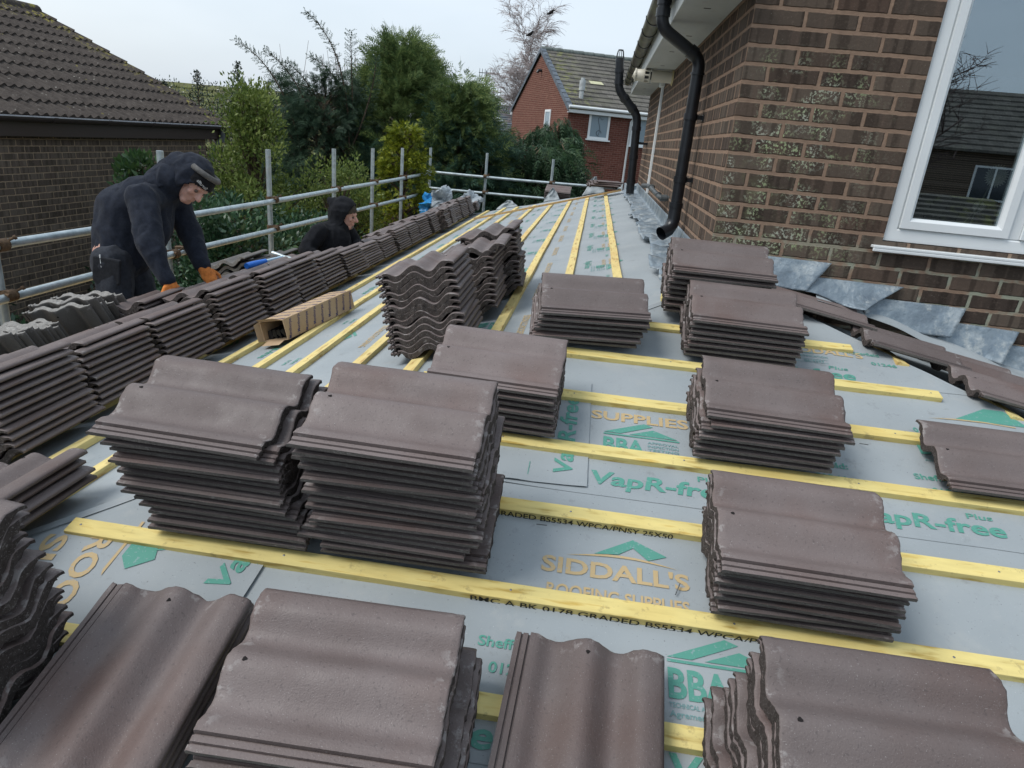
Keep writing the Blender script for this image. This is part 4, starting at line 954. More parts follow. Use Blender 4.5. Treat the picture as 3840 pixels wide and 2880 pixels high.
N.L(N.comb(X[0], N.m('MULTIPLY', X[1], 1.12), 0), br.inputs['Vector']); br.inputs['Color1'].default_value = (.095,.09,.08,1); br.inputs['Color2'].default_value = (.15,.14,.125,1); br.inputs['Mortar'].default_value = (.04,.04,.035,1)
base = N.mix(N.m('MULTIPLY', N.m('MULTIPLY', N.step(N.noise(3.5, 5, rough=.7), .50, .62), N.step(X[0], 1.9, .1)), .7), br.outputs[0], (.24, .25, .09))
base = N.mix(N.m('MULTIPLY', N.step(N.noise(22, 3), .66, .72), .8), base, (.40, .39, .35)); base = N.mix(N.m('MULTIPLY', N.step(N.noise(1.6, 4), .5, .7), .4), base, (.17, .165, .13))
N.col(base); M['rh_roof'] = N.mat
mb = MB(); nC = 14; pt_ = math.atan2(RZ-Ez, WD/2); run = (WD/2+.25)/nC
for sgn in (0, 1):
    for c in range(nC):
        ya = -.25 + c*run; za = Ez - .25*math.tan(pt_) + c*run*math.tan(pt_); yb = ya+run+.02; zb = za + (run+.02)*math.tan(pt_)
        fy = (lambda y: y) if sgn == 0 else (lambda y: WD - y)
        mb.add([(-.05, fy(ya), za+.075), (LN+.1, fy(ya), za+.075), (LN+.1, fy(yb), zb+.03), (-.05, fy(yb), zb+.03), (-.05, fy(ya), za+.02), (LN+.1, fy(ya), za+.02)], [(0,1,2,3), (0,4,5,1)])
rroof = rpart(mb, 'roof', M['rh_roof'])
M['blueridge'] = simple('blue_grey_ridge', (.105, .125, .15), .7, .3, var=.3, nscale=3)
for k in range(20):
    mb = MB(); mb.tube([(k*.46-.05, WD/2, RZ+.03), (k*.46+.40, WD/2, RZ+.045)], .11, 10); o = mb.build('ridge_tile', M['rh_ridge'] if 'rh_ridge' in M else M.setdefault('rh_ridge', simple('rh_ridge', (.15,.17,.16), .8, var=.3))); o.parent = rroof
for sgn in (0, 1):
    for c in range(nC):
        ya = -.25 + c*run; za = Ez - .25*math.tan(pt_) + c*run*math.tan(pt_); yb = ya+run*.97; zb = za + run*.97*math.tan(pt_); fy = (lambda y: y) if sgn == 0 else (lambda y: WD - y)
        mb = MB(); mb.add([(-.09, fy(ya), za+.10), (-.09, fy(yb), zb+.085), (-.09, fy(yb), zb-.08), (-.09, fy(ya), za-.08), (.10, fy(ya), za+.10), (.10, fy(yb), zb+.085)], [(0,1,2,3), (0,4,5,1)]); o = mb.build('verge_tile', M['blueridge']); o.parent = rroof
mb = MB(); mb.box((-.05, -.22, Ez-.22), (LN, -.19, Ez-.02)); mb.box((-.05, -.20, Ez-.23), (LN, 0, Ez-.21)); mb.box((-.05, WD+.19, Ez-.22), (0, WD+.22, Ez-.02)); mb.box((-.06, WD, Ez-.24), (-.02, WD+.25, Ez+.0)); rpart(mb, 'fascia', M['upvc'])
mb = MB(); halfpipe(mb, (0,0,0), (0,0.001,0), .05); mb = MB(); mb.tube([(-.08, -.29, Ez-.03), (LN, -.29, Ez-.03)], .055, 12); rpart(mb, 'gutter', M['upvc'])
def rwin(x0, x1, z0, z1, face='front', ornament=False):
    mb = MB(); wdt = .085
    if face == 'front':
        B = lambda a, b, c, d, ya, yb: mb.box((a, ya, b), (c, yb, d))
    else:
        B = lambda a, b, c, d, ya, yb: mb.box((ya, a, b), (yb, c, d))
    B(x0, z0, x1, z0+wdt, -.03, .02); B(x0, z1-wdt, x1, z1, -.03, .02); B(x0, z0+wdt, x0+wdt, z1-wdt, -.029, .02); B(x1-wdt, z0+wdt, x1, z1-wdt, -.029, .02)
    f = rpart(mb, 'window', M['upvc']); mb = MB()
    if face == 'front': mb.box((x0+wdt, -.012, z0+wdt), (x1-wdt, -.008, z1-wdt))
    else: mb.box((-.012, x0+wdt, z0+wdt), (-.008, x1-wdt, z1-wdt))
    o = mb.build('pane', M['frost']); o.parent = f
    mb = MB()
    if face == 'front': mb.box((x0-.06, -.10, z0-.05), (x1+.06, .0, z0-.002))
    else: mb.box((-.08, x0-.05, z0-.04), (0, x1+.05, z0-.002))
    o = mb.build('sill', M['upvc']); o.parent = f
    if ornament:
        mb = MB(); cx = (x0+x1)/2
        mb.tube([(cx+.05*math.sin(t*5), -.016, z0+.15+t*.6) for t in np.linspace(0, 1, 10)], .010, 5); mb.tube([(cx+.02+.10*math.cos(t), -.016, z0+.22+.10*math.sin(t)) for t in np.linspace(0, 5, 12)], .012, 5)
        mb.tube([(cx+.05*math.sin(5)+.12*t, -.016, z0+.74+.05*math.sin(t*4)) for t in np.linspace(0, 1.6, 6)], .008, 5); o = mb.build('glass_pattern', M['blueridge']); o.parent = f
N = NT('frosted_pane', .25, .5); N.col((.22, .29, .34)); M['frost'] = N.mat
rwin(.84, 1.68, .93-GROUND, 1.90-GROUND, 'front', True); rwin(2.56, 3.25, .83-GROUND, 1.84-GROUND); rwin(5.2, 6.6, .83-GROUND, 1.84-GROUND)
rwin(2.16, 2.95, 1.10-GROUND, 1.90-GROUND, 'gable'); rwin(2.6, 3.6, -2.1-GROUND, -.55-GROUND)
mb = MB(); mb.tube([(2.55, -.28, Ez-.08), (2.54, -.16, Ez-.25), (2.50, -.06, Ez-.35), (2.48, -.06, 0)], .04, 10); rpart(mb, 'downpipe', M['upvc'])
mb = MB(); mb.tube([(.62, .55, Ez+.20), (.62, .55, Ez+.92)], .085, 12); mb.tube([(.62, .55, Ez+.60), (.62, .55, Ez+.95)], .115, 12); mb.tube([(.62, .55, Ez+.95), (.62, .55, Ez+1.03)], .075, 12); rpart(mb, 'roof_vent', simple('vent_grey', (.40,.42,.42), .6, var=.25))
mb = MB(); mb.box((1.55, 1.45, RZ-.0), (1.56, 1.46, RZ)); 
for k, (x, c) in enumerate([(1.35, 6), (3.75, 4)]):
    mb = MB(); ya = -.25 + c*run; za = Ez - .25*math.tan(pt_) + c*run*math.tan(pt_); mb.add([(x, ya-.004, za+.082), (x+.55, ya-.004, za+.082), (x+.55, ya+run, za+run*math.tan(pt_)+.039), (x, ya+run, za+run*math.tan(pt_)+.039)], [(0,1,2,3)]); o = mb.build('pale_roof_tile', simple('pale_tile', (.50,.49,.32), .9)); o.parent = rroof
mb = MB(); mb.tube([(-.01, 4.06, 3.42-GROUND), (-.14, 4.06, 3.42-GROUND), (-.2, 4.06, 3.33-GROUND)], .06, 10); rpart(mb, 'wall_lamp', M['blackpl'])

# ------------------------------------------------------------ other far houses, lamp, aerial
def plain_house(name, loc, rz, w_, d_, ez, rz_, label, wallm, roofm, wins=(), vergem=None):
    e = bpy.data.objects.new(name, None); COL.objects.link(e); e.location = loc; e.rotation_euler = (0, 0, R(rz)); tag(e, label, 'house')
    mb = MB(); mb.quad((0,0,0),(w_,0,0),(w_,0,ez),(0,0,ez)); mb.add([(0,0,0),(0,0,ez),(0,d_/2,rz_),(0,d_,ez),(0,d_,0)], [(0,1,2,3,4)]); mb.add([(w_,0,0),(w_,d_,0),(w_,d_,ez),(w_,d_/2,rz_),(w_,0,ez)], [(0,1,2,3,4)]); mb.quad((0,d_,0),(0,d_,ez),(w_,d_,ez),(w_,d_,0))
    o = mb.build('wall', wallm); o.parent = e
    mb = MB(); n_ = 12
    for sg in (0, 1):
        for c in range(n_):
            fy = (lambda y: y) if sg == 0 else (lambda y: d_-y); a = -.3 + (d_/2+.3)*c/n_; b = -.3 + (d_/2+.3)*(c+1)/n_; sl = (rz_-ez)/(d_/2); za = ez + a*sl; zb = ez + b*sl
            mb.add([(-.15, fy(a), za+.09), (w_+.15, fy(a), za+.09), (w_+.15, fy(b), zb+.04), (-.15, fy(b), zb+.04), (-.15, fy(a), za+.0), (w_+.15, fy(a), za+.0)], [(0,1,2,3),(0,4,5,1)])
    o = mb.build('roof', roofm); o.parent = e
    for (x0, x1, z0, z1) in wins:
        mb = MB(); mb.box((x0, -.05, z0), (x1, .02, z1)); f = mb.build('window', M['upvc']); f.parent = e
        mb = MB(); n2 = max(1, int((x1-x0)/.7)); 
        for q in range(n2): mb.box((x0+.07+(x1-x0-.07)*q/n2, -.06, z0+.07), (x0+(x1-x0-.07)*(q+1)/n2, -.052, z1-.07))
        g = mb.build('pane', M['dpane']); g.parent = f
    return e
N = NT('dark_pane', .05, .6); N.col((.03, .04, .05)); M['dpane'] = N.mat
N = NT('mossy_far_roof', .95, .1); N.col(N.ramp(N.noise(2.2, 5, rough=.7), [(.35, (.09, .085, .06)), (.5, (.12, .125, .055)), (.68, (.15, .17, .06))])); M['moss_roof'] = N.mat
plain_house('mossy_roofed_house', (-17.5, 18.2, GROUND), 2, 9.5, 7, 2.2, 4.45, 'low house with a long mossy roof behind the holly hedge', M['brick_left'], M['moss_roof'])
plain_house('distant_brick_house', (-9.6, 39.5, GROUND), 20, 7.0, 5.5, 4.1, 5.55, 'distant brick house just showing between the trees and the red house', M['brick_red'], M['blueridge'])
la = empty('street_lamp', (-4.15, 17.3, GROUND), 'grey street lamp with a white head in front of the red brick house', 'street lamp')
mb = MB(); mb.tube([(-4.15,17.3,GROUND),(-4.15,17.3,.95),(-4.12,17.3,1.08),(-3.95,17.32,1.14)], [.06,.045,.035,.03], 10); part(mb, 'post', M['galv'], la)
mb = MB(); mb.tube([(-4.02,17.33,1.13),(-3.93,17.35,1.15),(-3.70,17.4,1.14),(-3.52,17.45,1.09),(-3.47,17.46,1.07)], [.03,.085,.11,.085,.02], 12); mb.tube([(-3.85,17.36,1.24),(-3.85,17.36,1.31)], .035, 8); part(mb, 'lamp_head', simple('lamp_white', (.66,.70,.68), .4, .4), la)
for (x, y, z, h_, lb) in ((-8.7, 45, 2.6, 2.1, 'tall television aerial on a pole above the conifer'), (-7.6, 41.5, 2.5, .9, 'small television aerial on the distant roof')):
    ae = empty('television_aerial', (x, y, z), lb, 'aerial'); mb = MB(); mb.tube([(x,y,GROUND+5),(x,y,z+h_)], .035, 6); part(mb, 'mast', M['greypl'], ae)
    mb = MB(); mb.tube([(x-.5,y,z+h_-.15),(x+.5,y,z+h_-.15)], .025, 5)
    for k in range(6): mb.tube([(x-.45+k*.18,y,z+h_-.40),(x-.45+k*.18,y,z+h_+.10)], .018, 4)
    if h_ > 1: mb.tube([(x-.5,y,z+h_-.5),(x+.5,y,z+h_-.5)], .02, 5)
    part(mb, 'elements', M['greypl'], ae)
# back garden fence
fe = empty('garden_fence', (-1.8, 12.2, GROUND), 'weathered board fence half hidden under the drooping conifer', 'fence')
mb = MB()
for k in range(34): mb.box((-4.2+k*.145, 12.2, GROUND), (-4.2+k*.145+.135, 12.225, -1.05 + .01*math.sin(k*3)))
part(mb, 'panel', simple('old_fence', (.10,.075,.055), .95, .1, var=.35, nscale=9), fe)
# ---- across the street, behind the camera: what the window reflects
plain_house('opposite_house', (2.0, -22.5, GROUND), 186, 9.0, 7.5, 4.8, 7.0, 'brick semi-detached house across the street, seen only in the window', M['brick_left'], M['rh_roof'], [(.8,3.2,3.0,4.2),(5.6,8.0,3.0,4.2),(.8,3.2,.6,2.0),(5.6,8.0,.6,2.0)])
plain_house('opposite_house', (16.5, -24.0, GROUND), 184, 10.0, 7.5, 4.8, 7.0, 'brick pair of houses across the street to the right, seen only in the window', M['brick_left'], M['rh_roof'], [(.8,3.6,3.0,4.2),(5.6,8.8,3.0,4.2),(.8,3.2,.6,2.0),(5.6,8.0,.6,2.0)])
plain_house('brick_garage', (7.4, -9.5, GROUND), 178, 3.4, 5.0, 2.4, 3.3, 'low brick garage across the drive, seen only in the window', M['brick_left'], M['rh_roof'], [(.6,1.5,1.4,2.4)])

# ------------------------------------------------------------ vegetation
def np_mesh(name, V, F, mat, parent=None, smooth=False):
    V = np.asarray(V, dtype=np.float32); F = np.asarray(F, dtype=np.int32); k = F.shape[1]
    me = bpy.data.meshes.new(name); me.vertices.add(len(V)); me.vertices.foreach_set('co', V.ravel())
    me.loops.add(F.size); me.loops.foreach_set('vertex_index', F.ravel()); me.polygons.add(len(F))
    me.polygons.foreach_set('loop_start', np.arange(0, F.size, k)); me.polygons.foreach_set('loop_total', np.full(len(F), k))
    me.update(); me.validate(); me.materials.append(mat); o = bpy.data.objects.new(name, me); COL.objects.link(o)
    if parent: o.parent = parent; o.matrix_parent_inverse = Matrix.Translation(-parent.location)
    return o
def unit(a): return a/np.maximum(np.linalg.norm(a, axis=-1, keepdims=True), 1e-9)
def rdir(n, rg): return unit(rg.normal(size=(n, 3)))
def diamonds(P, D, S, Ln, Wd, mid=.45, fold=0):
    """leaf quads: P base, D direction, S side, lengths, widths"""
    Ln = np.broadcast_to(Ln, (len(P),))[:, None]; Wd = np.broadcast_to(Wd, (len(P),))[:, None]
    N_ = np.cross(D, S); a = P; b = P + D*Ln*mid + S*Wd*.5 + N_*Wd*fold; c = P + D*Ln; d = P + D*Ln*mid - S*Wd*.5 + N_*Wd*fold
    V = np.stack([a, b, c, d], 1).reshape(-1, 3); F = np.arange(len(P)*4).reshape(-1, 4); return V, F
class Veg:
    def __init__(s): s.V = []; s.F = []; s.o = 0
    def add(s, V, F): s.V.append(V); s.F.append(F + s.o); s.o += len(V)
    def build(s, name, mat, parent): return np_mesh(name, np.concatenate(s.V), np.concatenate(s.F), mat, parent)
def sprays(vg, P, D, L_, rg, k=7, wid=.022, ang=.9, droop=.0, rel=.5):
    """flat fern-like conifer sprays: axis D, leaflets both sides"""
    n = len(P); up_ = unit(np.cross(D, rdir(n, rg))); S = np.cross(D, up_)
    L_ = np.broadcast_to(L_, (n,))
    V, F = diamonds(P, D, S, L_, wid*.8, .3); vg.add(V, F)
    for i in range(k):
        t = (i+.6)/k*.95; bp = P + D*(L_*t)[:, None] + np.array([0, 0, -1.])*(droop*L_*t*t)[:, None]
        for sg in (-1, 1):
            d = unit(D*math.cos(ang) + S*sg*math.sin(ang) + up_*rg.normal(0, .12, (n, 1)) + np.array([0, 0, -droop*.7]))
            V, F = diamonds(bp, d, unit(np.cross(d, up_)), L_*rel*(1-t*.75)*rg.uniform(.7, 1.1, n), wid, .35); vg.add(V, F)
def crown_points(n, c, r, h, rg, prof_, clump=40, cr_=.35, shell=.55, flat=1):
    """points gathered in clumps within a crown of base centre c, radius r, height h; prof_(t)->radius share"""
    t = rg.uniform(0, 1, clump)**.9; th = rg.uniform(0, 2*np.pi, clump); rr = np.array([prof_(x) for x in t])*r*rg.uniform(shell, 1.0, clump)
    C = np.stack([c[0] + rr*np.cos(th), c[1] + rr*np.sin(th)*flat, c[2] + t*h], 1)
    i = rg.integers(0, clump, n); d = rdir(n, rg)*(rg.uniform(0, 1, (n, 1))**.5)*cr_*rg.uniform(.6, 1.3, clump)[i][:, None]
    P = C[i] + d; return P, C, i, d
def trunk(parent, pts, rads, mat, name='trunk', limbs=None):
    mb = MB(); mb.tube(pts, rads, 9)
    for a, b, r in (limbs or []):
        a = Vector(a); b = Vector(b); m_ = a.lerp(b, .5) + Vector((0, 0, .08*(b-a).length)); mb.tube([a, m_, b], [r, r*.7, r*.3], 5)
    return part(mb, name, mat, parent)
UP = np.array([0, 0, 1.])
M['f_privet'] = foliage('privet_leaf', [(.075, .12, .028), (.125, .18, .038), (.19, .245, .06), (.28, .33, .10)], .35)
M['f_laurel'] = foliage('laurel_leaf', [(.022, .062, .030), (.038, .095, .045), (.06, .13, .06), (.12, .19, .10)], .15, .35, .5)
M['f_bay'] = foliage('bay_leaf', [(.02, .055, .02), (.04, .09, .03), (.06, .12, .04)], .2, .35, .5)
M['f_gold'] = foliage('golden_conifer', [(.09, .13, .018), (.20, .25, .02), (.42, .43, .045), (.08, .12, .02)], .3)
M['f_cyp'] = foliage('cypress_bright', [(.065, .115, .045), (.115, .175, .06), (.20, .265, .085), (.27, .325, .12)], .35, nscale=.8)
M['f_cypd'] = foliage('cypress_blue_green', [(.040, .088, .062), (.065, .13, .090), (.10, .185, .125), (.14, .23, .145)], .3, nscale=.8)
M['f_spruce'] = foliage('cedar_dark', [(.040, .075, .050), (.065, .11, .068), (.10, .155, .09)], .25, nscale=.8)
M['f_weep'] = foliage('weeping_conifer', [(.018, .048, .022), (.032, .075, .034), (.05, .10, .045), (.085, .14, .06)], .2, nscale=.9)
M['f_holly'] = foliage('holly_leaf', [(.012, .028, .014), (.022, .045, .02), (.035, .06, .028), (.08, .10, .07)], .05, .3, .6)

def broadleaf(name, label, cat, base, c, r, h, mat, n, leaf, prof_, clump, cr_, seed, upward=.5, twigs=True, group=None, shell=.5, wr=.42):
    rg = np.random.default_rng(seed); e = empty(name, base, label, cat, group)
    P, C, i, d = crown_points(n, c, r, h, rg, prof_, clump, cr_, shell)
    D = unit(unit(d + 1e-6)*.7 + rdir(n, rg)*.7 + UP*upward); S = unit(np.cross(D, rdir(n, rg)))
    vg = Veg(); V, F = diamonds(P, D, S, leaf*rg.uniform(.6, 1.25, n), leaf*wr*rg.uniform(.8, 1.2, n), .45, .12); vg.add(V, F); vg.build('crown', mat, e)
    b = Vector(base); top = Vector((c[0], c[1], c[2]+h*.8)); lim = []
    for q in range(clump):
        z = max(0.12, min(.95, (C[q][2]-b.z)/(top.z-b.z)*.75)); lim.append((b.lerp(top, z), tuple(C[q]), .016 if twigs else .02))
    trunk(e, [b, b.lerp(top, .4), b.lerp(top, .8), top], [.07, .05, .03, .01], M['bark'], 'trunk', lim); return e
rnd_prof = lambda t: math.sqrt(max(0, 1-(2*t-1)**2))*.9 + .12
# privet: tall light green shrub behind the rail
broadleaf('privet_shrub', 'tall light green privet shrub behind the rail, left of centre', 'shrub', (-5.05, 5.6, GROUND), (-5.15, 5.6, -1.7), 1.0, 2.68, M['f_privet'], 11500, .066, lambda t: (1.0-.16*math.sin(t*11)) * (1-max(0, t-.34)*1.25), 74, .23, 1, .6, shell=.25)
broadleaf('privet_shrub', 'olive green privet bush behind the upright of the crouching man', 'shrub', (-4.35, 6.6, GROUND), (-4.35, 6.6, -1.4), .55, 1.55, M['f_privet'], 6500, .06, rnd_prof, 50, .20, 2, .5)
broadleaf('laurel_shrub', 'dark glossy laurel behind the bending man and the lower rail', 'shrub', (-4.45, 3.9, GROUND), (-4.45, 3.9, -1.9), .75, 1.65, M['f_laurel'], 8500, .085, lambda t: .95-.25*t, 70, .22, 3, .5)
broadleaf('laurel_shrub', 'low grey-green laurel under the rails beside the crouching man', 'shrub', (-4.15, 5.0, GROUND), (-4.15, 5.0, -1.9), .62, 1.35, M['f_laurel'], 5500, .075, lambda t: .95-.3*t, 50, .20, 4, .5)
broadleaf('bay_bush', 'small dark bay bush before the bungalow wall', 'shrub', (-4.85, 2.75, GROUND), (-4.85, 2.75, -.35), .20, .55, M['f_bay'], 900, .085, rnd_prof, 16, .13, 5, .9)
for k, (x, y, r_, h_) in enumerate([(-11.6, 13.6, 1.7, 3.75), (-9.6, 12.8, 1.6, 3.75), (-7.9, 12.6, 1.5, 3.8)]):
    broadleaf('holly_bush', ['dark holly nearest the bungalow roof verge', 'middle dark holly between bungalow and privet', 'dark holly behind the arching cedar boughs'][k], 'shrub', (x, y, GROUND), (x, y, GROUND+.2), r_, h_, M['f_holly'], 17000, .060, lambda t: 1.0-.10*t, 120, .40, 6+k*50, .4, group='dark hollies behind the bungalow')
for k, (x, y, z, s_) in enumerate([(-9.9, 11.2, .75, .22), (-9.2, 11.3, .85, .30), (-8.35, 11.4, 1.0, .36), (-7.8, 11.6, .8, .28)]):
    rg = np.random.default_rng(60+k); n = 420; t = rg.uniform(0, 1, n); P = np.stack([x + rg.normal(0, .10, n)*(1.2-t), y + rg.normal(0, .12, n)*(1.2-t), z + t*s_*2.0], 1); D = unit(rdir(n, rg) + UP*.6); V, F = diamonds(P, D, unit(np.cross(D, rdir(n, rg))), .05, .024)
    e = empty('holly_shoot', (x, y, z-.3), ['short sparse holly shoot nearest the bungalow verge', 'sparse holly shoot second from the bungalow verge', 'tallest sparse holly shoot against the sky', 'sparse holly shoot beside the arching cedar'][k], 'shrub', 'holly shoots above the hedge')
    np_mesh('leaves', V, F, M['f_holly'], e); mb = MB(); mb.tube([(x, y, z-.4), (x, y, z+s_*1.95)], [.02, .006], 5)
    for q in range(5): mb.tube([(x, y, z+q*.1*s_*3), (x+.16*math.cos(q*2.3), y+.1, z+.12+q*.1*s_*3)], [.008, .003], 4)
    part(mb, 'stem', M['bark'], e)
# conifers
def conifer(name, label, base, c, r, h, mats, n, L_, prof_, clump, cr_, seed, k=7, wid=.022, droop=.3, outw=.8, upw=.1, shell=.6, zsplit=None, rel=.5, tr=.09):
    rg = np.random.default_rng(seed); e = empty(name, base, label, 'tree')
    P, C, i, d = crown_points(n, c, r, h, rg, prof_, clump, cr_, shell)
    rad = P - np.array([c[0], c[1], 0]); rad[:, 2] = 0; D = unit(unit(rad)*outw + rdir(n, rg)*.45 + UP*upw)
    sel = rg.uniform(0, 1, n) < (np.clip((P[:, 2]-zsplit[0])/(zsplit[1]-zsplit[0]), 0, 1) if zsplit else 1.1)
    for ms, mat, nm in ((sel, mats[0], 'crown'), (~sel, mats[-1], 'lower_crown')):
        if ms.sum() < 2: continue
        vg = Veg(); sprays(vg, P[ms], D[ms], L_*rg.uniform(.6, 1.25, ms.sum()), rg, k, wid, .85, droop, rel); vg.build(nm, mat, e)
    b = Vector(base); top = Vector((c[0], c[1], c[2]+h)); lim = [(b.lerp(top, max(.1, min(.95, (C[q][2]-b.z)/(top.z-b.z)-.06))), tuple(C[q]), .022) for q in range(clump)]
    trunk(e, [b, b.lerp(top, .5), b.lerp(top, .85), top], [tr, tr*.7, tr*.35, .012], M['bark'], 'trunk', lim); return e
cone = lambda t: 1.0-.85*t**1.3
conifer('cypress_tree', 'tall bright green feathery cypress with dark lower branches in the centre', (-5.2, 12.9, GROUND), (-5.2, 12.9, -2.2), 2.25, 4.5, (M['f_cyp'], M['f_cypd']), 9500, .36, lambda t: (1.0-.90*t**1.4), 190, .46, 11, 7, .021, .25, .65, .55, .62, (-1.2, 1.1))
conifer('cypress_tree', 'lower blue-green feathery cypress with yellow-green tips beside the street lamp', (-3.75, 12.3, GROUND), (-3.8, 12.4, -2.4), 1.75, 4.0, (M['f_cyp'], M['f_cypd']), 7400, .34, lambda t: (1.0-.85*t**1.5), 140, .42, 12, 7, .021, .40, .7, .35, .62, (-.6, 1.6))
conifer('golden_conifer', 'small golden yellow conifer behind the scaffold rails', (-3.85, 8.35, GROUND), (-3.85, 8.35, -2.0), .70, 2.70, (M['f_gold'],), 3400, .115, lambda t: (1.0-.80*t**1.5), 120, .16, 13, 5, .022, .5, .6, .35, .75, None, .55, .05)
conifer('dark_cedar', 'dark cedar with long arching bare-tipped branches left of the bright cypress', (-6.5, 11.8, GROUND), (-6.6, 11.8, -2.2), 1.65, 3.7, (M['f_spruce'],), 6500, .26, lambda t: (1.0-.6*t), 150, .36, 14, 7, .016, .15, .8, .05, .55)
conifer('drooping_conifer', 'dark drooping conifer with a cut tangled top before the red brick house', (-2.0, 13.6, GROUND), (-2.15, 13.6, -2.5), 1.85, 3.0, (M['f_weep'],), 7000, .40, lambda t: (1.02-.50*t), 170, .42, 15, 7, .024, .7, .8, -.25, .6)
conifer('ragged_conifer', 'ragged crown of hanging dark foliage and bare stems above the drooping conifer', (-1.75, 13.8, GROUND), (-1.72, 13.8, .15), .62, .95, (M['f_weep'],), 1100, .30, rnd_prof, 34, .22, 16, 7, .022, .8, .4, -.7, .6)
conifer('dark_yew', 'very dark evergreen filling the gap behind the drooping conifer', (-3.0, 15.2, GROUND), (-3.0, 15.2, -2.6), 1.6, 2.9, (M['f_spruce'],), 2600, .3, lambda t: 1.0-.4*t, 80, .42, 17, 6, .022, .3)
conifer('clipped_conifer', 'dark small conifer in front of the red house downpipe', (-.75, 14.6, GROUND), (-.75, 14.6, -2.5), .95, 2.0, (M['f_weep'],), 1500, .26, lambda t: 1.0-.5*t, 60, .30, 18, 6, .020, .4)
# arching cedar branches
ce = empty('cedar_branches', (-6.7, 11.2, -.8), 'long arching dark cedar boughs drawn against the sky', 'tree'); vg = Veg(); rg = np.random.default_rng(21); bm_ = MB()
def arch(p0, p1, p2, n=70, tw=.24, w0=.022):
    p0, p1, p2 = map(np.array, (p0, p1, p2)); T_ = np.linspace(0, 1, n)[:, None]; Q = p0*(1-T_)**2 + 2*p1*T_*(1-T_) + p2*T_**2
    bm_.tube([tuple(q) for q in Q[::6]], [w0*(1-i/(len(Q[::6]))) + .004 for i in range(len(Q[::6]))], 5)
    Dd = unit(np.gradient(Q, axis=0)); 
    for j in range(n):
        s_ = unit(np.cross(Dd[j], np.array([0.37, -.93, 0])));
        for sg in (-1, 1):
            L1 = tw*.85*(1.15-.85*j/n)*(rg.uniform() > .25)+.02*rg.uniform(.5, 1.2); d = unit(Dd[j]*.75 + s_*sg*.7 + rg.normal(0, .2, 3) + np.array([0, 0, -.25]))
            m_ = 9; tt = np.linspace(0, 1, m_)[:, None]; B = Q[j] + d*L1*tt; DD = unit(np.repeat(d[None], m_*2, 0) + rdir(m_*2, rg)*.75); PP = np.repeat(B, 2, 0)
            V, F = diamonds(PP, DD, unit(np.cross(DD, rdir(m_*2, rg))), .038*rg.uniform(.6, 1.2, m_*2), .010); vg.add(V, F)
arch((-6.8, 11.2, -.6), (-7.0, 11.1, 1.6), (-8.05, 10.8, 2.06)); arch((-6.75, 11.2, -.5), (-7.15, 11.1, .9), (-8.1, 10.8, 1.36), tw=.28); arch((-6.5, 11.3, -.4), (-6.65, 11.2, 1.5), (-7.5, 10.9, 1.93)); arch((-6.3, 11.4, -.2), (-6.35, 11.4, 1.25), (-7.1, 11.0, 1.76), tw=.30)
arch((-5.95, 11.5, -.2), (-5.85, 11.4, 2.2), (-6.75, 11.2, 2.70)); arch((-5.95, 11.6, .4), (-5.95, 11.5, 1.6), (-6.7, 11.3, 1.92), tw=.28); arch((-5.9, 11.6, 0), (-5.88, 11.5, 1.3), (-5.9, 11.4, 2.45), tw=.32); arch((-6.0, 11.5, 0), (-6.6, 11.3, 1.0), (-6.75, 11.2, 1.33), tw=.32); arch((-5.9, 11.5, .2), (-5.4, 11.4, 1.2), (-5.35, 11.4, 2.0), tw=.26)
vg.build('needles', M['f_spruce'], ce); part(bm_, 'boughs', M['bark'], ce)
# spindly tops on the cypress
for k, (x, y, z, h_) in enumerate([(-5.6, 12.8, 1.9, .85), (-5.2, 12.8, 1.8, .75), (-6.0, 12.9, 1.5, .75), (-4.85, 12.7, 1.3, .6), (-4.15, 12.3, .95, .75), (-3.9, 12.3, 1.0, .65), (-3.6, 12.3, .8, .7), (-5.75, 12.6, 1.3, .8), (-5.4, 12.5, 1.75, .75), (-5.0, 12.5, 1.5, .8), (-4.7, 12.5, .95, .7), (-6.2, 12.6, .9, .8), (-4.3, 12.0, .7, .8), (-3.4, 12.0, .45, .7), (-3.15, 12.0, .1, .6), (-5.55, 12.4, 2.0, .7)]):
    rg = np.random.default_rng(80+k); n = 90; t = rg.uniform(0, 1, n); P = np.stack([x + .06*np.sin(t*3) + 0*t, y+0*t, z + t*h_], 1); D = unit(rdir(n, rg)*[1, 1, .2] + UP*.8); vg = Veg(); sprays(vg, P, D, .26*(1.2-t), rg, 6, .014, .6, 0, .45)
    e = empty('cypress_leader', (x, y, z), 'spindly leader shoot ' + ['left of the two tallest on the bright cypress', 'right of the two tallest on the bright cypress', 'at the left shoulder of the bright cypress', 'at the right shoulder of the bright cypress', 'left one on the lower cypress', 'middle one on the lower cypress', 'right one on the lower cypress', 'just below the left tall leader', 'between the two tallest leaders', 'right of centre on the bright cypress', 'low on the right flank of the bright cypress', 'low on the left flank of the bright cypress', 'where the two cypresses meet', 'on the right flank of the lower cypress', 'lowest, beside the street lamp', 'in the middle of the bright cypress top'][k], 'tree shoot', 'leader shoots of the cypresses'); vg.build('needles', M['f_cyp'], e)
    mb = MB(); mb.tube([(x, y, z-.5), (x+.06*math.sin(1.5), y, z+h_*.5), (x+.06*math.sin(3), y, z+h_)], [.014, .008, .003], 4); part(mb, 'stem', M['bark'], e)
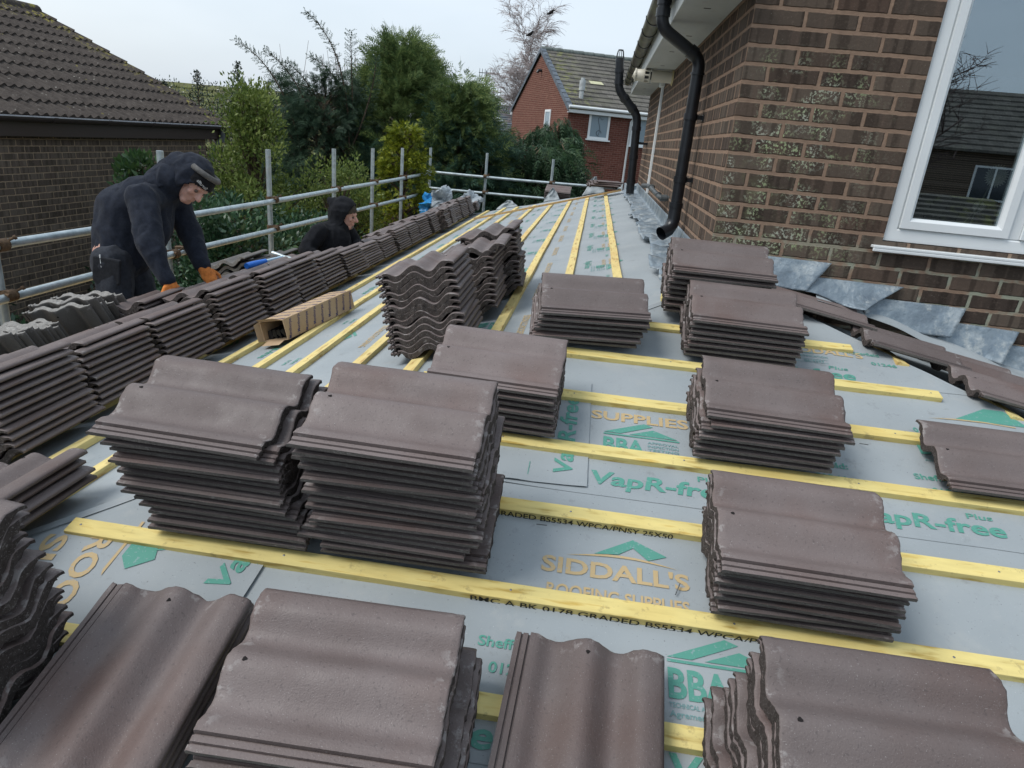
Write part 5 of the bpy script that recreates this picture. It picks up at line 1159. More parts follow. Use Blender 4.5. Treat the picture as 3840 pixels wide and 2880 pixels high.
# bare stems on the drooping conifer top
bs = empty('cut_stems', (-1.8, 13.6, -.6), 'pale bare cut stems showing in the top of the drooping conifer', 'branches'); mb = MB(); rr = random.Random(4)
for k in range(22):
    x = -1.85 + rr.gauss(0, .33); z = -.5 + rr.uniform(0, .6); pts = [Vector((x, 13.25, z))]
    for q in range(5): pts.append(pts[-1] + Vector((rr.gauss(.02, .09), rr.gauss(0, .04), rr.uniform(.06, .26)*(1 if q < 3 else .1))))
    mb.tube(pts, [.024, .02, .016, .013, .010, .006], 5)
part(mb, 'stems', M['bark_pale'], bs)
# bare birch
def bare_tree(name, label, base, h, seed, spread=.55, wob=.13, rad=.16, depth=5, mat=None, cat='tree', lean=0, droop=.35, nb=4):
    e = empty(name, base, label, cat); rr = random.Random(seed); mb = MB(); tw = MB(); cnt = [0]
    def grow(p, d, L_, r, lv):
        pts = [p]; k = 5
        for q in range(k):
            d = (d + Vector((rr.gauss(0, wob), rr.gauss(0, wob), rr.gauss(.03, .05) - (droop*.22 if lv >= 4 else 0)))).normalized(); pts.append(pts[-1] + d*L_/k)
        (mb if lv < 3 else tw).tube(pts, [r*(1-.6*q/k) for q in range(k+1)], 6 if lv < 2 else (4 if lv < 3 else 3), cap=False)
        if lv >= depth: return
        n = nb + (2 if lv == 0 else 0) + (1 if lv > 1 else 0)
        for q in range(n):
            t = rr.uniform(.25, 1) if lv else rr.uniform(.35, 1); pp = pts[min(k, int(t*k))]; a = rr.uniform(0, 6.28); o = d.orthogonal(); o.rotate(Matrix.Rotation(a, 3, d)) if False else None
            side = Vector((math.cos(a), math.sin(a), .2)); nd = (d*(1-spread) + side*spread).normalized(); cnt[0] += 1
            grow(pp, nd, L_*rr.uniform(.45, .68), max(.009 if h > 9 else .006, r*.45), lv+1)
    grow(Vector(base), Vector((lean, 0, 1)).normalized(), h*.62, rad, 0)
    part(mb, 'trunk', mat or M['twig_grey'], e); part(tw, 'twigs', mat or M['twig_grey'], e); return e
bare_tree('bare_birch', 'bare winter birch behind the red brick house', (-4.3, 37.0, GROUND), 10.2, 8, spread=.44, wob=.07, rad=.16, depth=5, nb=6, droop=.7, mat=simple('birch_twig', (.34, .29, .28), .9))
bare_tree('bare_birch', 'bare winter tree reflected in the window, behind the viewer', (3.4, -11.0, GROUND), 7.5, 9, spread=.5, rad=.13, depth=5, nb=4)
broadleaf('round_tree', 'round evergreen tree across the street seen only in the window', 'tree', (6.5, -28.5, GROUND), (6.5, -28.5, 2.0), 2.6, 4.5, M['f_holly'], 9000, .35, rnd_prof, 60, .7, 44, .4)
# thin bare shrub twigs behind the arching boughs
tg = empty('bare_shrub', (-6.7, 14.0, GROUND), 'thin bare upright twigs behind the arching cedar boughs', 'shrub'); mb = MB(); rr = random.Random(12)
for k in range(70):
    x = -6.9 + rr.gauss(0, .6); p = Vector((x, 14.0 + rr.gauss(0, .3), -.2)); q = p + Vector((rr.gauss(0, .25), 0, 2.0 + rr.uniform(-.7, .7))); m_ = p.lerp(q, .5) + Vector((rr.gauss(0, .06), 0, 0)); mb.tube([p, m_, q], [.010, .008, .004], 3, cap=False)
part(mb, 'twigs', simple('red_twig', (.17, .11, .09)), tg)
# birds on the birch
for k, (x, z) in enumerate([(-4.15, 7.05), (-5.15, 5.95)]):
    e = empty('bird', (x, 37.2, z), ['dark bird perched on the very top of the birch', 'dark bird perched lower left in the birch'][k], 'bird', 'birds on the birch'); mb = MB()
    mb.tube([(x-.22,37.2,z-.02),(x-.05,37.2,z+.05),(x+.07,37.2,z+.12),(x+.12,37.2,z+.20),(x+.17,37.2,z+.20),(x+.22,37.2,z+.19)], [.02,.075,.085,.055,.045,.01], 8); mb.tube([(x+.03,37.2,z+.02),(x+.03,37.2,z-.08)], .012, 4); part(mb, 'body', M['hole'], e)
# low ground planting so no bare lawn shows between the shrubs
def mass(label, x0, x1, y0, y1, n, mat, seed, hmax=1.4, leaf=.09):
    rg = np.random.default_rng(seed); P = np.stack([rg.uniform(x0, x1, n), rg.uniform(y0, y1, n), GROUND + hmax*rg.uniform(0, 1, n)**.7], 1)
    P[:, 2] += .5*np.sin(P[:, 0]*2.1)*np.cos(P[:, 1]*1.7); D = unit(rdir(n, rg) + UP*.5); V, F = diamonds(P, D, unit(np.cross(D, rdir(n, rg))), leaf, leaf*.45)
    o = np_mesh('ground_cover', V, F, mat); tag(o, label, 'ground cover', None, 'stuff')
mass('dark evergreen undergrowth beyond the scaffold', -7.0, -4.0, 1.5, 10.5, 24000, M['f_laurel'], 71, 1.6)
mass('dark undergrowth beneath the conifers', -7.5, .5, 10.5, 17.0, 22000, M['f_spruce'], 72, 1.8, .13)

# ------------------------------------------------------------ people
def cone_pts(mbx, a, b, ra, rb, n=18):
    """tapered capsule from a to b"""
    a, b = Vector(a), Vector(b); d = b-a; L_ = d.length
    d = d.normalized() if L_ > 1e-6 else Vector((0,0,1))
    pts = []; rad = []
    for t in (-1, -.92, -.7, -.38): pts.append(a + d*ra*t); rad.append(max(.0008, ra*math.sqrt(max(0, 1-t*t))))
    pts.append(a); rad.append(ra); pts.append(b); rad.append(rb)
    for t in (.38, .7, .92, 1): pts.append(b + d*rb*t); rad.append(max(.0008, rb*math.sqrt(max(0, 1-t*t))))
    mbx.tube(pts, rad, n, cap=True)
def ell(mbx, c, r, M3=None, n=16):
    V = []; F = []
    for i in range(n+1):
        for j in range(n*2):
            th = math.pi*i/n; ph = math.pi*j/n; v = Vector((r[0]*math.sin(th)*math.cos(ph), r[1]*math.sin(th)*math.sin(ph), r[2]*math.cos(th)))
            if M3: v = M3 @ v
            V.append(v + Vector(c))
    for i in range(n):
        for j in range(n*2): F.append((i*n*2+j, (i+1)*n*2+j, (i+1)*n*2+(j+1) % (n*2), i*n*2+(j+1) % (n*2)))
    mbx.add(V, F)
def blob(mbx, name, mat, parent, voxel=.009, smooth=6, fold=0, fscale=9, seed=0, cut=None, stretch=(1,1,1)):
    me = bpy.data.meshes.new('tmp'); me.from_pydata(mbx.v, [], mbx.f); o = bpy.data.objects.new('tmp', me); COL.objects.link(o)
    bm = bmesh.new(); bm.from_mesh(me); bmesh.ops.remove_doubles(bm, verts=bm.verts, dist=1e-5); bmesh.ops.recalc_face_normals(bm, faces=bm.faces); bm.to_mesh(me); bm.free()
    r = o.modifiers.new('r', 'REMESH'); r.mode = 'VOXEL'; r.voxel_size = voxel; s = o.modifiers.new('s', 'SMOOTH'); s.iterations = smooth; s.factor = .6
    dg = bpy.context.evaluated_depsgraph_get(); m2 = bpy.data.meshes.new_from_object(o.evaluated_get(dg))
    bpy.data.objects.remove(o); bpy.data.meshes.remove(me)
    bm = bmesh.new(); bm.from_mesh(m2)
    if fold:
        bm.normal_update()
        for v in bm.verts:
            p = Vector((v.co.x*stretch[0], v.co.y*stretch[1], v.co.z*stretch[2]))*fscale + Vector((seed, seed, 0)); f = noise.noise(p) + .5*noise.noise(p*2.3)
            v.co += v.normal*(fold*(1 - abs(f)*2.4) if f > -.6 else 0)
    if cut: cut(bm)
    for f in bm.faces: f.smooth = True
    bm.to_mesh(m2); bm.free(); m2.name = name; m2.materials.append(mat)
    q = bpy.data.objects.new(name, m2); COL.objects.link(q)
    if parent:
        root = parent
        while root.parent: root = root.parent
        q.parent = parent; q.matrix_parent_inverse = Matrix.Translation(-root.location) if parent is root else Matrix.Identity(4)
    return q
N = NT('skin', .5, .4); base = N.ramp(N.noise(14, 3), [(.3, (.50, .27, .21)), (.7, (.60, .36, .29))]); N.col(base); N.b.inputs['Subsurface Weight'].default_value = .08; M['skin'] = N.mat
def cloth(name, c, rough=.95, fuzz=.06):
    N = NT(name, rough, .12); N.col(N.ramp(N.noise(40, 4, rough=.7), [(.3, tuple(x*.7 for x in c)), (.7, tuple(x*1.3 for x in c))])); N.bump(N.noise(320, 3), .0015, .8); N.bump(N.noise(22, 3), .006, .6)
    N.b.inputs['Sheen Weight'].default_value = fuzz; N.b.inputs['Sheen Roughness'].default_value = .6; return N.mat
M['fleece'] = cloth('navy_fleece', (.017, .021, .032)); M['jeans'] = cloth('work_trousers', (.034, .038, .048)); M['holster'] = cloth('holster_cloth', (.022, .024, .029)); M['black'] = cloth('black_fleece', (.012, .013, .016), fuzz=.03); M['wool'] = cloth('black_wool', (.010, .010, .012)); M['greywool'] = cloth('grey_wool', (.13, .125, .12)); M['glove'] = cloth('orange_glove', (.60, .20, .05)); M['hair'] = simple('hair', (.05, .04, .03), .8)
N = NT('eye', .2, .5); N.col((.10, .07, .055)); M['eye'] = N.mat

def head(mb_, c, f, u, s=1.0):
    """skull, jaw, nose, lips, brow, ears: c centre, f facing direction, u up"""
    c, f, u = Vector(c), Vector(f).normalized(), Vector(u); u = (u - f*u.dot(f)).normalized(); r = f.cross(u)
    B = Matrix((r, f, u)).transposed(); at = lambda x, y, z: c + (r*x + f*y + u*z)*s
    ell(mb_, at(0, -.010, .025), (.074*s, .094*s, .098*s), B); ell(mb_, at(0, .030, -.035), (.060*s, .062*s, .078*s), B); cone_pts(mb_, at(-.018, .062, -.092), at(.018, .062, -.092), .024*s, .024*s)
    cone_pts(mb_, at(0, .090, .012), at(0, .112, -.022), .010*s, .016*s); ell(mb_, at(0, .098, -.027), (.018*s, .012*s, .010*s), B)
    cone_pts(mb_, at(-.032, .078, .030), at(.032, .078, .030), .014*s, .014*s); cone_pts(mb_, at(-.017, .086, -.056), at(.017, .086, -.056), .0085*s, .0085*s); cone_pts(mb_, at(-.014, .084, -.067), at(.014, .084, -.067), .009*s, .009*s)
    for sg in (-1, 1): ell(mb_, at(sg*.042, .062, -.018), (.024*s, .022*s, .022*s), B); ell(mb_, at(sg*.078, -.004, -.005), (.010*s, .020*s, .032*s), B)
    return B, at
def hand_pts(mb_, wrist, palm_dir, palm_n, side, s=1.0, curl=.6):
    """palm with five separate curled fingers"""
    w_, d, n_ = Vector(wrist), Vector(palm_dir).normalized(), Vector(palm_n); n_ = (n_ - d*n_.dot(d)).normalized(); t = d.cross(n_)*side
    B = Matrix((t, d, n_)).transposed(); pc = w_ + d*.048*s; ell(mb_, pc, (.042*s, .052*s, .017*s), B)
    cone_pts(mb_, w_ - d*.03*s, w_ + d*.02*s, .027*s, .027*s)
    for k, (off, L_) in enumerate([(-.030, .062), (-.010, .074), (.010, .070), (.030, .055)]):
        p = w_ + (d*.090 + t*off)*s; dirn = (d + t*off*2).normalized()
        for q in range(3):
            a = curl*(q+.5)*.7; v = (dirn*math.cos(a) + n_*math.sin(a)).normalized(); e_ = p + v*L_*s*(.42 if q == 0 else .31); cone_pts(mb_, p, e_, (.0105-.001*q)*s, (.0098-.001*q)*s, 10); p = e_
    p = w_ + (d*.02 - t*.036)*s; e_ = p + (d*.6 - t*.6 + n_*.35).normalized()*.042*s; cone_pts(mb_, p, e_, .013*s, .012*s, 10); cone_pts(mb_, e_, e_ + (d*.85 - t*.15 + n_*.5).normalized()*.03*s, .012*s, .010*s, 10)

J = {'pelvis': (-3.33, 0.286, -0.155), 'waist': (-3.326, 0.334, -0.025), 'midback': (-3.31, 0.385, 0.105), 'chest': (-3.195, 0.425, 0.180), 'belly': (-3.121, 0.369, 0.019), 'neckbase': (-3.075, 0.468, 0.275), 'headc': (-2.943, 0.497, 0.318),
 'shR': (-3.115, 0.263, 0.215), 'elR': (-2.991, 0.123, -0.02), 'wrR': (-2.881, 0.094, -0.205), 'haR': (-2.856, 0.099, -0.262), 'fR': (-2.826, 0.091, -0.292), 'shL': (-3.143, 0.614, 0.190), 'elL': (-3.027, 0.578, -0.018), 'wrL': (-2.891, 0.472, -0.199), 'haL': (-2.853, 0.457, -0.249), 'fL': (-2.815, 0.448, -0.283)}
J = {k: Vector(v) for k, v in J.items()}
hipR = lambda y: .046 - y
m1 = empty('person', (-3.33, .29, -1.10), 'man in navy hooded fleece and orange gloves bending to lift a tile', 'person')
fx_, ux_ = Vector((.62, -.32, -.72)), Vector((.78, .15, .60))
hipA = J['pelvis']; lat = Vector((.18, -.98, 0)).normalized()      # towards his right, which is towards the camera
kR = Vector((-3.25, .13, -.60)); kL = Vector((-3.22, .42, -.62)); aR = Vector((-3.38, .10, -1.00)); aL = Vector((-3.34, .48, -1.00))
b = MB(); Bh, at1 = head(b, J['headc'] + Vector((.005, -.005, -.01)), fx_, ux_, .98)
cone_pts(b, J['headc'] - fx_.normalized()*.03 - ux_.normalized()*.05, J['neckbase'], .055, .065); cone_pts(b, J['neckbase'], J['chest'], .08, .13); cone_pts(b, J['chest'], J['midback'], .135, .13); cone_pts(b, J['midback'], J['waist'], .125, .12); cone_pts(b, J['waist'], J['pelvis'], .12, .125)
for S_, K_, A_, sg in (('R', kR, aR, 1), ('L', kL, aL, -1)):
    h_ = hipA + lat*.085*sg; cone_pts(b, h_, K_, .078, .052); cone_pts(b, K_, A_, .050, .036); cone_pts(b, A_, A_ + Vector((.14, -.01, -.05)), .036, .028)
    cone_pts(b, J['sh'+S_], J['el'+S_], .052, .040); cone_pts(b, J['el'+S_], J['wr'+S_], .038, .028)
    hand_pts(b, J['wr'+S_], J['fR' if S_ == 'R' else 'fL'] - J['wr'+S_], Vector((.2, .1, -1)), sg, .93, .5)
body = blob(b, 'body', M['skin'], m1, .0065, 4)
b = MB()
for sg in (-1, 1): ell(b, at1(sg*.030, .076, .006), (.0115,)*3)
blob(b, 'eyes', M['eye'], m1, .004, 1)
b = MB()       # fleece
cone_pts(b, J['waist'] + Vector((.005,0,-.10)), J['midback'], .158, .158); cone_pts(b, J['midback'], J['chest'], .156, .150); cone_pts(b, J['chest'], J['neckbase'] + Vector((-.03,0,-.03)), .148, .092); cone_pts(b, J['belly'] + Vector((-.03,0,0)), J['chest'] + Vector((.02,0,-.03)), .115, .13)
cone_pts(b, J['shR'], J['shL'], .082, .082)
for S_ in 'RL':
    cone_pts(b, J['sh'+S_], J['el'+S_], .084, .068); cone_pts(b, J['el'+S_], J['wr'+S_].lerp(J['el'+S_], .10), .066, .045)
cone_pts(b, J['neckbase'] + Vector((-.02,0,.02)), J['neckbase'] + Vector((.02,0,.04)), .10, .10)
blob(b, 'fleece', M['fleece'], m1, .010, 5, .009, 8, 3, stretch=(1, 1, .55))
# cuffs at wrist are part of the fleece; hood: shell open towards the face
b = MB(); hc = J['headc'] + Vector((-.022, .012, .020)); Bq = Matrix((fx_.normalized().cross(ux_), fx_.normalized(), (ux_ - fx_.normalized()*ux_.dot(fx_.normalized())).normalized())).transposed()
ell(b, hc, (.110, .132, .140), Bq, 20); cone_pts(b, hc - fx_.normalized()*.06 - ux_.normalized()*.03, J['neckbase'] + Vector((-.04, 0, -.02)), .105, .115)
fN = fx_.normalized(); uN = (ux_ - fN*ux_.dot(fN)).normalized()
def cut1(bm, c=J['headc'], f=fN, u=uN):
    kill = [v for v in bm.verts if (v.co - c).dot((f*.92 - u*.38).normalized()) > .052]
    bmesh.ops.delete(bm, geom=kill, context='VERTS')
hd = blob(b, 'hood', M['fleece'], m1, .008, 6, .007, 10, 9, cut1); so_ = hd.modifiers.new('t', 'SOLIDIFY'); so_.thickness = .014; so_.offset = -.5
b = MB(); ell(b, at1(0, -.002, .050), (.087, .104, .086), Bh, 18); bn = blob(b, 'beanie', M['wool'], m1, .007, 4, .002, 30, 1, lambda bm, c=J['headc'], f=fN, u=uN: bmesh.ops.delete(bm, geom=[v for v in bm.verts if (v.co-c).dot(u) < .020 or (v.co-c).dot((u*.75-f*.4).normalized()) < -.01], context='VERTS')); so_ = bn.modifiers.new('t', 'SOLIDIFY'); so_.thickness = .006
b = MB(); ring = [at1(.088*math.sin(t), .101*math.cos(t), .040 + .022*math.cos(t)) for t in np.linspace(0, 2*math.pi, 26)]; ring = [at1(.091*math.sin(t), .085*math.cos(t)-.012, .095 + .030*math.cos(t)) for t in np.linspace(-1.7, 1.7, 20)]; b.tube(ring, .017, 8); o = part(b, 'knitted_band', M['greywool'], m1)
vs, fs = text_mesh('DEWALT'[:0] + 'Scruffs', .026, .0008); b = MB()
for q in range(len(vs)):
    t = (vs[q].x - .045)/.10; z = .030 + .020*math.cos(t) + vs[q].y; vs[q] = at1(.0 + .1025*math.sin(t + .75), .114*math.cos(t + .75), z + .012)
b.add(vs, fs); part(b, 'cap_lettering', simple('white_thread', (.5,.5,.5)), m1)
b = MB()       # gloves
for S_, sg in (('R', 1), ('L', -1)):
    b = MB(); hand_pts(b, J['wr'+S_], J['f'+S_] - J['wr'+S_], Vector((.2, .1, -1)), sg, 1.10, .5); cone_pts(b, J['wr'+S_].lerp(J['el'+S_], .10), J['wr'+S_].lerp(J['ha'+S_], .4), .037, .036); blob(b, 'glove', M['glove'], m1, .0055, 3)
b = MB()       # trousers
cone_pts(b, J['waist'] + Vector((.02,0,-.09)), hipA + Vector((.02,0,0)), .122, .124)
for K_, A_, sg in ((kR, aR, 1), (kL, aL, -1)):
    h_ = hipA + lat*.080*sg; cone_pts(b, h_ + Vector((.02,0,0)), K_, .104, .080); cone_pts(b, K_, A_ + Vector((0,0,.05)), .082, .072)
tr_ = blob(b, 'trousers', M['jeans'], m1, .011, 4, .011, 7, 14, stretch=(1, 1, .6))
pk = MB(); c0 = Vector(J['pelvis']) + lat*.188 + Vector((.03, .02, -.04))
def pocket(c, w_, h_, t, tilt=0):
    u_ = Vector((.88, .17, -.10)).normalized(); v_ = Vector((.12, .02, 1)).normalized(); n_ = u_.cross(v_); m_ = MB(); P_ = []
    for a, b_ in ((-.5, .5), (.5, .5), (.5, -.30), (.32, -.5), (-.32, -.5), (-.5, -.30)):
        P_.append(c + u_*a*w_ + v_*b_*h_)
    m_.add(P_ + [p + n_*t for p in P_], [(0,1,2,3,4,5), (11,10,9,8,7,6)] + [(k, k+6, (k+1) % 6+6, (k+1) % 6) for k in range(6)]); return m_
part(pocket(c0, .15, .17, .020), 'holster_pocket', M['holster'], m1, .008)
b = MB(); b.tube([c0 + Vector((-.02, -.02, .10)), c0 + Vector((-.018, -.022, .03))], .004, 6); part(b, 'pencil', M['upvc'], m1)
b = MB()
for A_ in (aR, aL): 
    b = MB(); cone_pts(b, A_ + Vector((-.03, 0, -.03)), A_ + Vector((.15, -.01, -.055)), .048, .042); cone_pts(b, A_, A_ + Vector((0, 0, .06)), .05, .05); blob(b, 'boot', M['black'], m1, .009, 3)
# ---- second man, crouching
C2 = {k: Vector(v) for k, v in {'head': (-2.815, 2.712, -.075), 'neck': (-2.865, 2.69, -.200), 'shR': (-2.985, 2.50, -.225), 'elR': (-3.050, 2.37, -.370), 'wrR': (-2.90, 2.34, -.455), 'shL': (-2.87, 2.86, -.245), 'elL': (-2.76, 2.86, -.37), 'wrL': (-2.66, 2.70, -.36), 'chest': (-2.92, 2.66, -.30), 'waist': (-2.98, 2.66, -.50), 'pelvis': (-3.05, 2.68, -.66)}.items()}
m2_ = empty('person', (-3.05, 2.68, -1.10), 'man in black hooded top crouching behind the tile row, face in profile', 'person')
f2, u2 = Vector((.93, .05, -.22)), Vector((.15, .0, 1)); b = MB(); B2, at2 = head(b, C2['head'], f2, u2, 1.0)
lat2 = Vector((-.1, -1, 0)).normalized(); k2R = Vector((-2.80, 2.50, -.86)); k2L = Vector((-2.80, 2.88, -.70)); a2R = Vector((-3.12, 2.52, -1.04)); a2L = Vector((-2.92, 2.92, -1.03))
cone_pts(b, C2['head'] - Vector((.02, 0, .05)), C2['neck'], .055, .062); cone_pts(b, C2['neck'], C2['chest'], .08, .12); cone_pts(b, C2['chest'], C2['waist'], .125, .12); cone_pts(b, C2['waist'], C2['pelvis'], .12, .12)
for S_, K_, A_, sg in (('R', k2R, a2R, 1), ('L', k2L, a2L, -1)):
    cone_pts(b, C2['pelvis'] + lat2*.08*sg, K_, .075, .052); cone_pts(b, K_, A_, .05, .036); cone_pts(b, C2['sh'+S_], C2['el'+S_], .05, .04); cone_pts(b, C2['el'+S_], C2['wr'+S_], .038, .028)
    hand_pts(b, C2['wr'+S_], Vector((.9, .05, -.3)), Vector((0, 0, -1)), sg, .9, .6)
blob(b, 'body', M['skin'], m2_, .0065, 4); b = MB()
for sg in (-1, 1): ell(b, at2(sg*.030, .078, .006), (.0115,)*3)
blob(b, 'eyes', M['eye'], m2_, .004, 1)
b = MB(); cone_pts(b, C2['waist'] - Vector((0,0,.05)), C2['chest'], .165, .168); cone_pts(b, C2['chest'], C2['neck'] - Vector((0,0,.03)), .16, .09); cone_pts(b, C2['shR'], C2['shL'], .080, .080)
for S_ in 'RL': cone_pts(b, C2['sh'+S_], C2['el'+S_], .080, .066); cone_pts(b, C2['el'+S_], C2['wr'+S_], .064, .044)
cone_pts(b, C2['neck'] + Vector((-.01,0,-.02)), C2['neck'] + Vector((0,0,.01)), .098, .09); blob(b, 'fleece_top', M['black'], m2_, .010, 5, .010, 8, 5, stretch=(1, 1, .5))
b = MB(); hc = C2['head'] + Vector((-.028, .01, .02)); f2N = f2.normalized(); u2N = (u2 - f2N*u2.dot(f2N)).normalized()
ell(b, hc, (.108, .128, .138), B2, 20); cone_pts(b, hc + Vector((-.03, 0, -.03)), C2['neck'] + Vector((-.015, 0, -.01)), .098, .095); cone_pts(b, hc + Vector((-.06, 0, .06)), hc + Vector((-.115, 0, .085)), .07, .035)
hd2 = blob(b, 'hood', M['black'], m2_, .008, 5, .009, 9, 2, lambda bm: bmesh.ops.delete(bm, geom=[v for v in bm.verts if (v.co - C2['head']).dot((f2N*.96 - u2N*.28).normalized()) > .030], context='VERTS')); so_ = hd2.modifiers.new('t', 'SOLIDIFY'); so_.thickness = .012; so_.offset = -.5
b = MB(); ell(b, at2(0, -.004, .040), (.080, .096, .088), B2); blob(b, 'hair', M['hair'], m2_, .007, 2, .003, 40, 1, lambda bm: bmesh.ops.delete(bm, geom=[v for v in bm.verts if (v.co - C2['head']).dot((u2N*.8 - f2N*.45).normalized()) < .0], context='VERTS'))
b = MB(); ell(b, at2(0, .072, -.088), (.030, .022, .024), B2); blob(b, 'beard', simple('grey_beard', (.20, .17, .15), .9), m2_, .006, 2, .002, 60, 3)
b = MB(); cone_pts(b, C2['waist'], C2['pelvis'], .145, .15)
for K_, A_, sg in ((k2R, a2R, 1), (k2L, a2L, -1)): cone_pts(b, C2['pelvis'] + lat2*.08*sg, K_, .105, .078); cone_pts(b, K_, A_, .075, .055)
blob(b, 'trousers', M['black'], m2_, .012, 3, .008, 8, 8)
for A_ in (a2R, a2L): b = MB(); cone_pts(b, A_, A_ + Vector((.14, 0, -.02)), .05, .042); blob(b, 'boot', M['wool'], m2_, .010, 3)

# ------------------------------------------------------------ small things on the roof
# cardboard box, open at the near end
N = NT('cardboard', .85, .1); N.col(N.ramp(N.noise(5, 4), [(.3, (.42, .30, .19)), (.7, (.50, .37, .24))])); M['card'] = N.mat
bxm = frame_matrix('side', -2.045, -.10, .027)   # origin at near right; local X = -Y world, Y = upslope
cb = empty('cardboard_box', (-2.12, .2, -.40), 'long printed cardboard box open at its near end, lying on the battens', 'box')
o3 = Vector((-2.222, -.125, zs(-2.222)+.030)); ly = Vector((.105, .62, .105*T)).normalized(); lx = Vector((CS, 0, SN)); lx = (lx - ly*lx.dot(ly)).normalized(); lz = lx.cross(ly); LB = .70; WB = .150; HB = .110
def bp(a, b_, c): return o3 + lx*a + ly*b_ + lz*c
mb = MB(); th = .004
for (a0, a1, c0_, c1_) in ((0, WB, 0, th), (0, WB, HB-th, HB), (0, th, th, HB-th), (WB-th, WB, th, HB-th)):
    vs = [bp(a, y_, c) for y_ in (0, LB) for a, c in ((a0, c0_), (a1, c0_), (a1, c1_), (a0, c1_))]; mb.add(vs, [(0,1,2,3),(7,6,5,4),(0,4,5,1),(1,5,6,2),(2,6,7,3),(3,7,4,0)])
vs = [bp(0, LB, 0), bp(WB, LB, 0), bp(WB, LB, HB), bp(0, LB, HB)]; mb.add(vs, [(0,1,2,3)]); carton = mb
mb = MB(); mb.add([bp(.0, 0, HB), bp(WB*.9, 0, HB), bp(WB*.85, -.05, HB+.02), bp(.02, -.05, HB+.02)], [(0,1,2,3)]); mb.add([bp(0, 0, 0), bp(0, 0, HB), bp(-.012, -.035, HB-.01), bp(-.010, -.035, .01)], [(0,1,2,3)]); mb.add([bp(.02, 0, .002), bp(WB-.02, 0, .002), bp(WB-.01, -.07, -.006), bp(.03, -.07, -.006)], [(0,1,2,3)]); part(mb, 'flap', M['card'], cb)
mb = MB()
for k in range(5): a = .010 + k*.027; vs = [bp(a, .03, .006+.012*k % 3), bp(a+.028, .03, .006), bp(a+.028, .5, .006), bp(a, .5, .006), bp(a+.004, .03, .05), bp(a+.024, .03, .055), bp(a+.024, .5, .055), bp(a+.004, .5, .05)]; mb.add(vs, [(0,1,5,4),(4,5,6,7),(1,2,6,5),(0,4,7,3)])
tag(mb.build('roof_fittings', M['blackpl']), 'black plastic roof fittings packed inside the open cardboard box', 'fittings')
mb = carton; mb.mi = 1; M['blue_ink'] = simple('navy_print', (.06, .06, .16), .8)
for k in range(9):       # running print across the side and the top
    vs, fs = text_mesh('Manthorpe' if k % 2 == 0 else '- Manthorpe', .040, .0004); off = (-.03 if k % 2 else .0)
    o_ = [bp(WB+.0012, .035 + k*.078 - v.y*.9 + (v.x*.18), HB*.02 + v.x*.55) for v in vs if True]; keepf = [f for f in fs if all(.0 < HB*.02 + vs[i].x*.55 < HB-.002 for i in f)]; mb.add(o_, keepf)
    o_ = [bp(WB - .004 - v.x*.85, .035 + k*.078 - v.y*.9, HB+.0012) for v in vs]; keepf = [f for f in fs if all(0 < WB-.004-vs[i].x*.85 < WB for i in f)]; mb.add(o_, keepf)
part(mb, 'carton', [M['card'], M['blue_ink']], cb)
# hammer with a blue handle lying on the tiles
hm_ = empty('hammer', (-2.80, .95, -.235), 'blue-handled hammer lying on top of the tile row', 'hammer'); mb = MB(); a, b_ = Vector((-2.79, .80, -.222)), Vector((-2.70, 1.16, -.205)); mb.tube([a, a.lerp(b_, .15), a.lerp(b_, .5)], [.020, .022, .017], 12); part(mb, 'grip', simple('blue_grip', (.02, .16, .62), .4, .4), hm_)
mb = MB(); mb.tube([a.lerp(b_, .5), b_], [.011, .009], 10); part(mb, 'shaft', simple('pale_shaft', (.45, .62, .75), .3, .5), hm_); mb = MB(); mb.tube([b_ + Vector((-.09, .02, .012)), b_ + Vector((-.05, .01, .008)), b_, b_ + Vector((.05, -.01, -.004)), b_ + Vector((.085, -.01, -.006))], [.016, .014, .011, .012, .004], 10); part(mb, 'hammer_head', M['galv'], hm_)
# bundled sheeting and a blue tub at the far corner
def crumple(name, c, r, sq, mat, label, cat, seed):
    b = MB(); ell(b, c, (r, r*.9, r*sq), None, 20); o = blob(b, name, mat, None, .02, 1, .10, 6, seed); me = o.data
    for v in me.vertices:
        p = v.co - Vector(c); f = noise.noise(p*7 + Vector((seed, 0, 0)))*.10 + abs(noise.noise(p*16 + Vector((0, seed, 0))))*.07; v.co += p.normalized()*f
    me.polygons.foreach_set('use_smooth', [False]*len(me.polygons)); return tag(o, label, cat)
shN = simple('grey_sheeting', (.30, .34, .37), .5, .4, var=.25)
crumple('sheeting_bundle', (-3.10, 8.0, -.37), .11, 1.3, shN, 'crumpled grey sheeting bundle at the far corner of the rails', 'sheeting', 3); crumple('sheeting_bundle', (-2.66, 8.3, -.36), .12, .7, shN, 'low crumpled grey sheeting behind the far end of the row', 'sheeting', 8)
crumple('blue_bag', (-3.32, 7.95, -.42), .055, 2.0, simple('blue_plastic', (.03, .28, .62), .35, .5), 'bright blue plastic tub beside the crumpled sheeting', 'tub', 5)
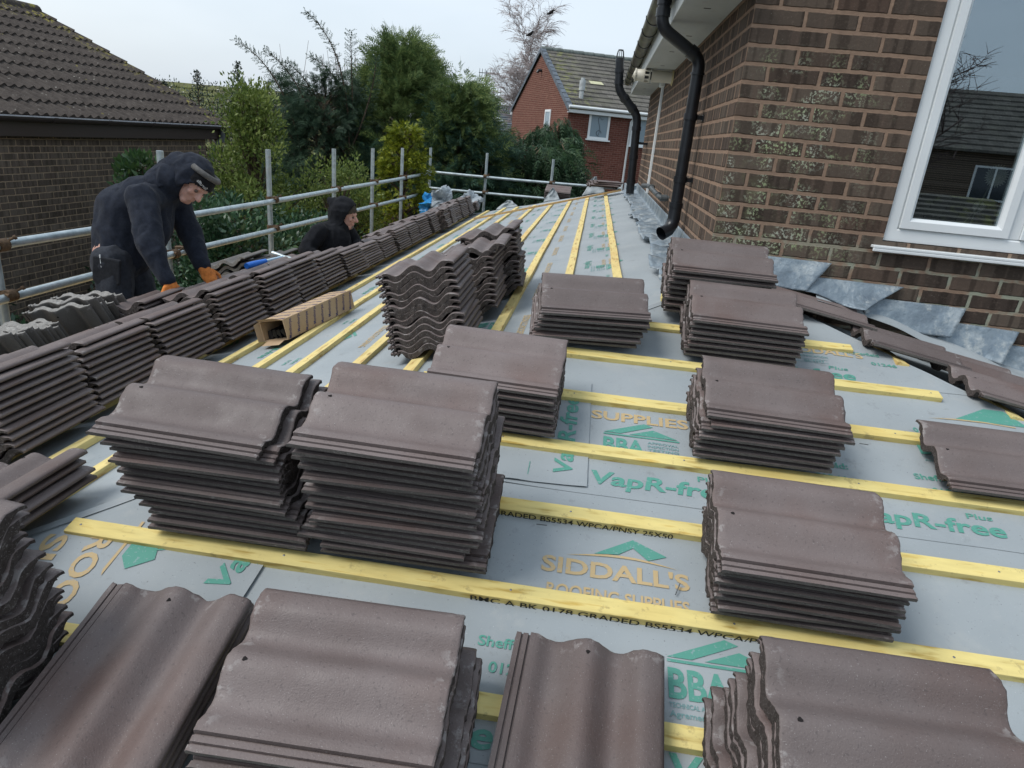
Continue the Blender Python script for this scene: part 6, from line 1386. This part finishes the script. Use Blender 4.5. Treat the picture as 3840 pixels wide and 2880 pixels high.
# membrane tails folded up over the far gable edge
def tail(x, y, w_, h_, seed, lb):
    V = []; F = []; n_ = 14
    for i in range(n_+1):
        for j in range(n_+1):
            u, v = i/n_, j/n_; wv = w_*(1 - .9*v**1.2); px = x + (u-.5)*wv + .06*v*noise.noise((seed, v*2, 0)); py = y + .06*math.sin(v*2) + .05*noise.noise((u*3, v*3, seed)); V.append((px, py, zs(px) + .01 + h_*v))
    for i in range(n_):
        for j in range(n_): q = i*(n_+1)+j; F.append((q, q+n_+1, q+n_+2, q+1))
    me = bpy.data.meshes.new('membrane_tail'); me.from_pydata(V, [], F); me.materials.append(M['membrane']); me.polygons.foreach_set('use_smooth', [True]*len(F)); o = bpy.data.objects.new('membrane_tail', me); COL.objects.link(o); m_ = o.modifiers.new('t', 'SOLIDIFY'); m_.thickness = .003
    tag(o, lb, 'membrane', 'membrane tails at the far gable edge')
tail(-1.28, 8.02, .26, .20, 3, 'pointed membrane tail standing up before the far upright'); tail(-.62, 8.05, .36, .27, 5, 'taller membrane tail standing up near the house wall'); tail(-2.0, 8.0, .36, .12, 9, 'low curled membrane tail near the end of the tile row')
tl = [bpy.data.objects.new('roof_tile', TILES[k]) for k in range(3)]
for k, o in enumerate(tl):
    COL.objects.link(o); o.matrix_world = Matrix.Translation((-.34, 7.35 + .04*k, .145 + .025*k)) @ Matrix.Rotation(R(195 + 6*k), 4, 'Z'); tag(o, ['lower', 'middle', 'upper'][k] + ' dark tile lying across the far end beside the soil pipe', 'roof tile', 'tiles beside the soil pipe')
for k in range(0, 4):     # loose nails, splinters and crumbs
    x, y = [(-.255, -1.93), (.62, -2.30), (-.60, -1.76), (.40, -1.20)][k]; mb = MB(); p = Vector((x, y, zf(y)+.016)); a = k*1.3
    if k == 1: crumple('mortar_crumb', tuple(p), .006, .6, M['old_edge'], 'small crumb of mortar lying on the bare membrane at right', 'crumb', 2); continue
    mb.tube([p, p + Vector((.035*math.cos(a+1.2), .035*math.sin(a+1.2), .012))], .0016, 5); tag(mb.build('loose_nail', M['nail']), ['loose nail leaning by the orange lettering', '', 'loose nail beside the largest stack', 'loose nail above the single tile at right'][k], 'nail', 'loose nails')
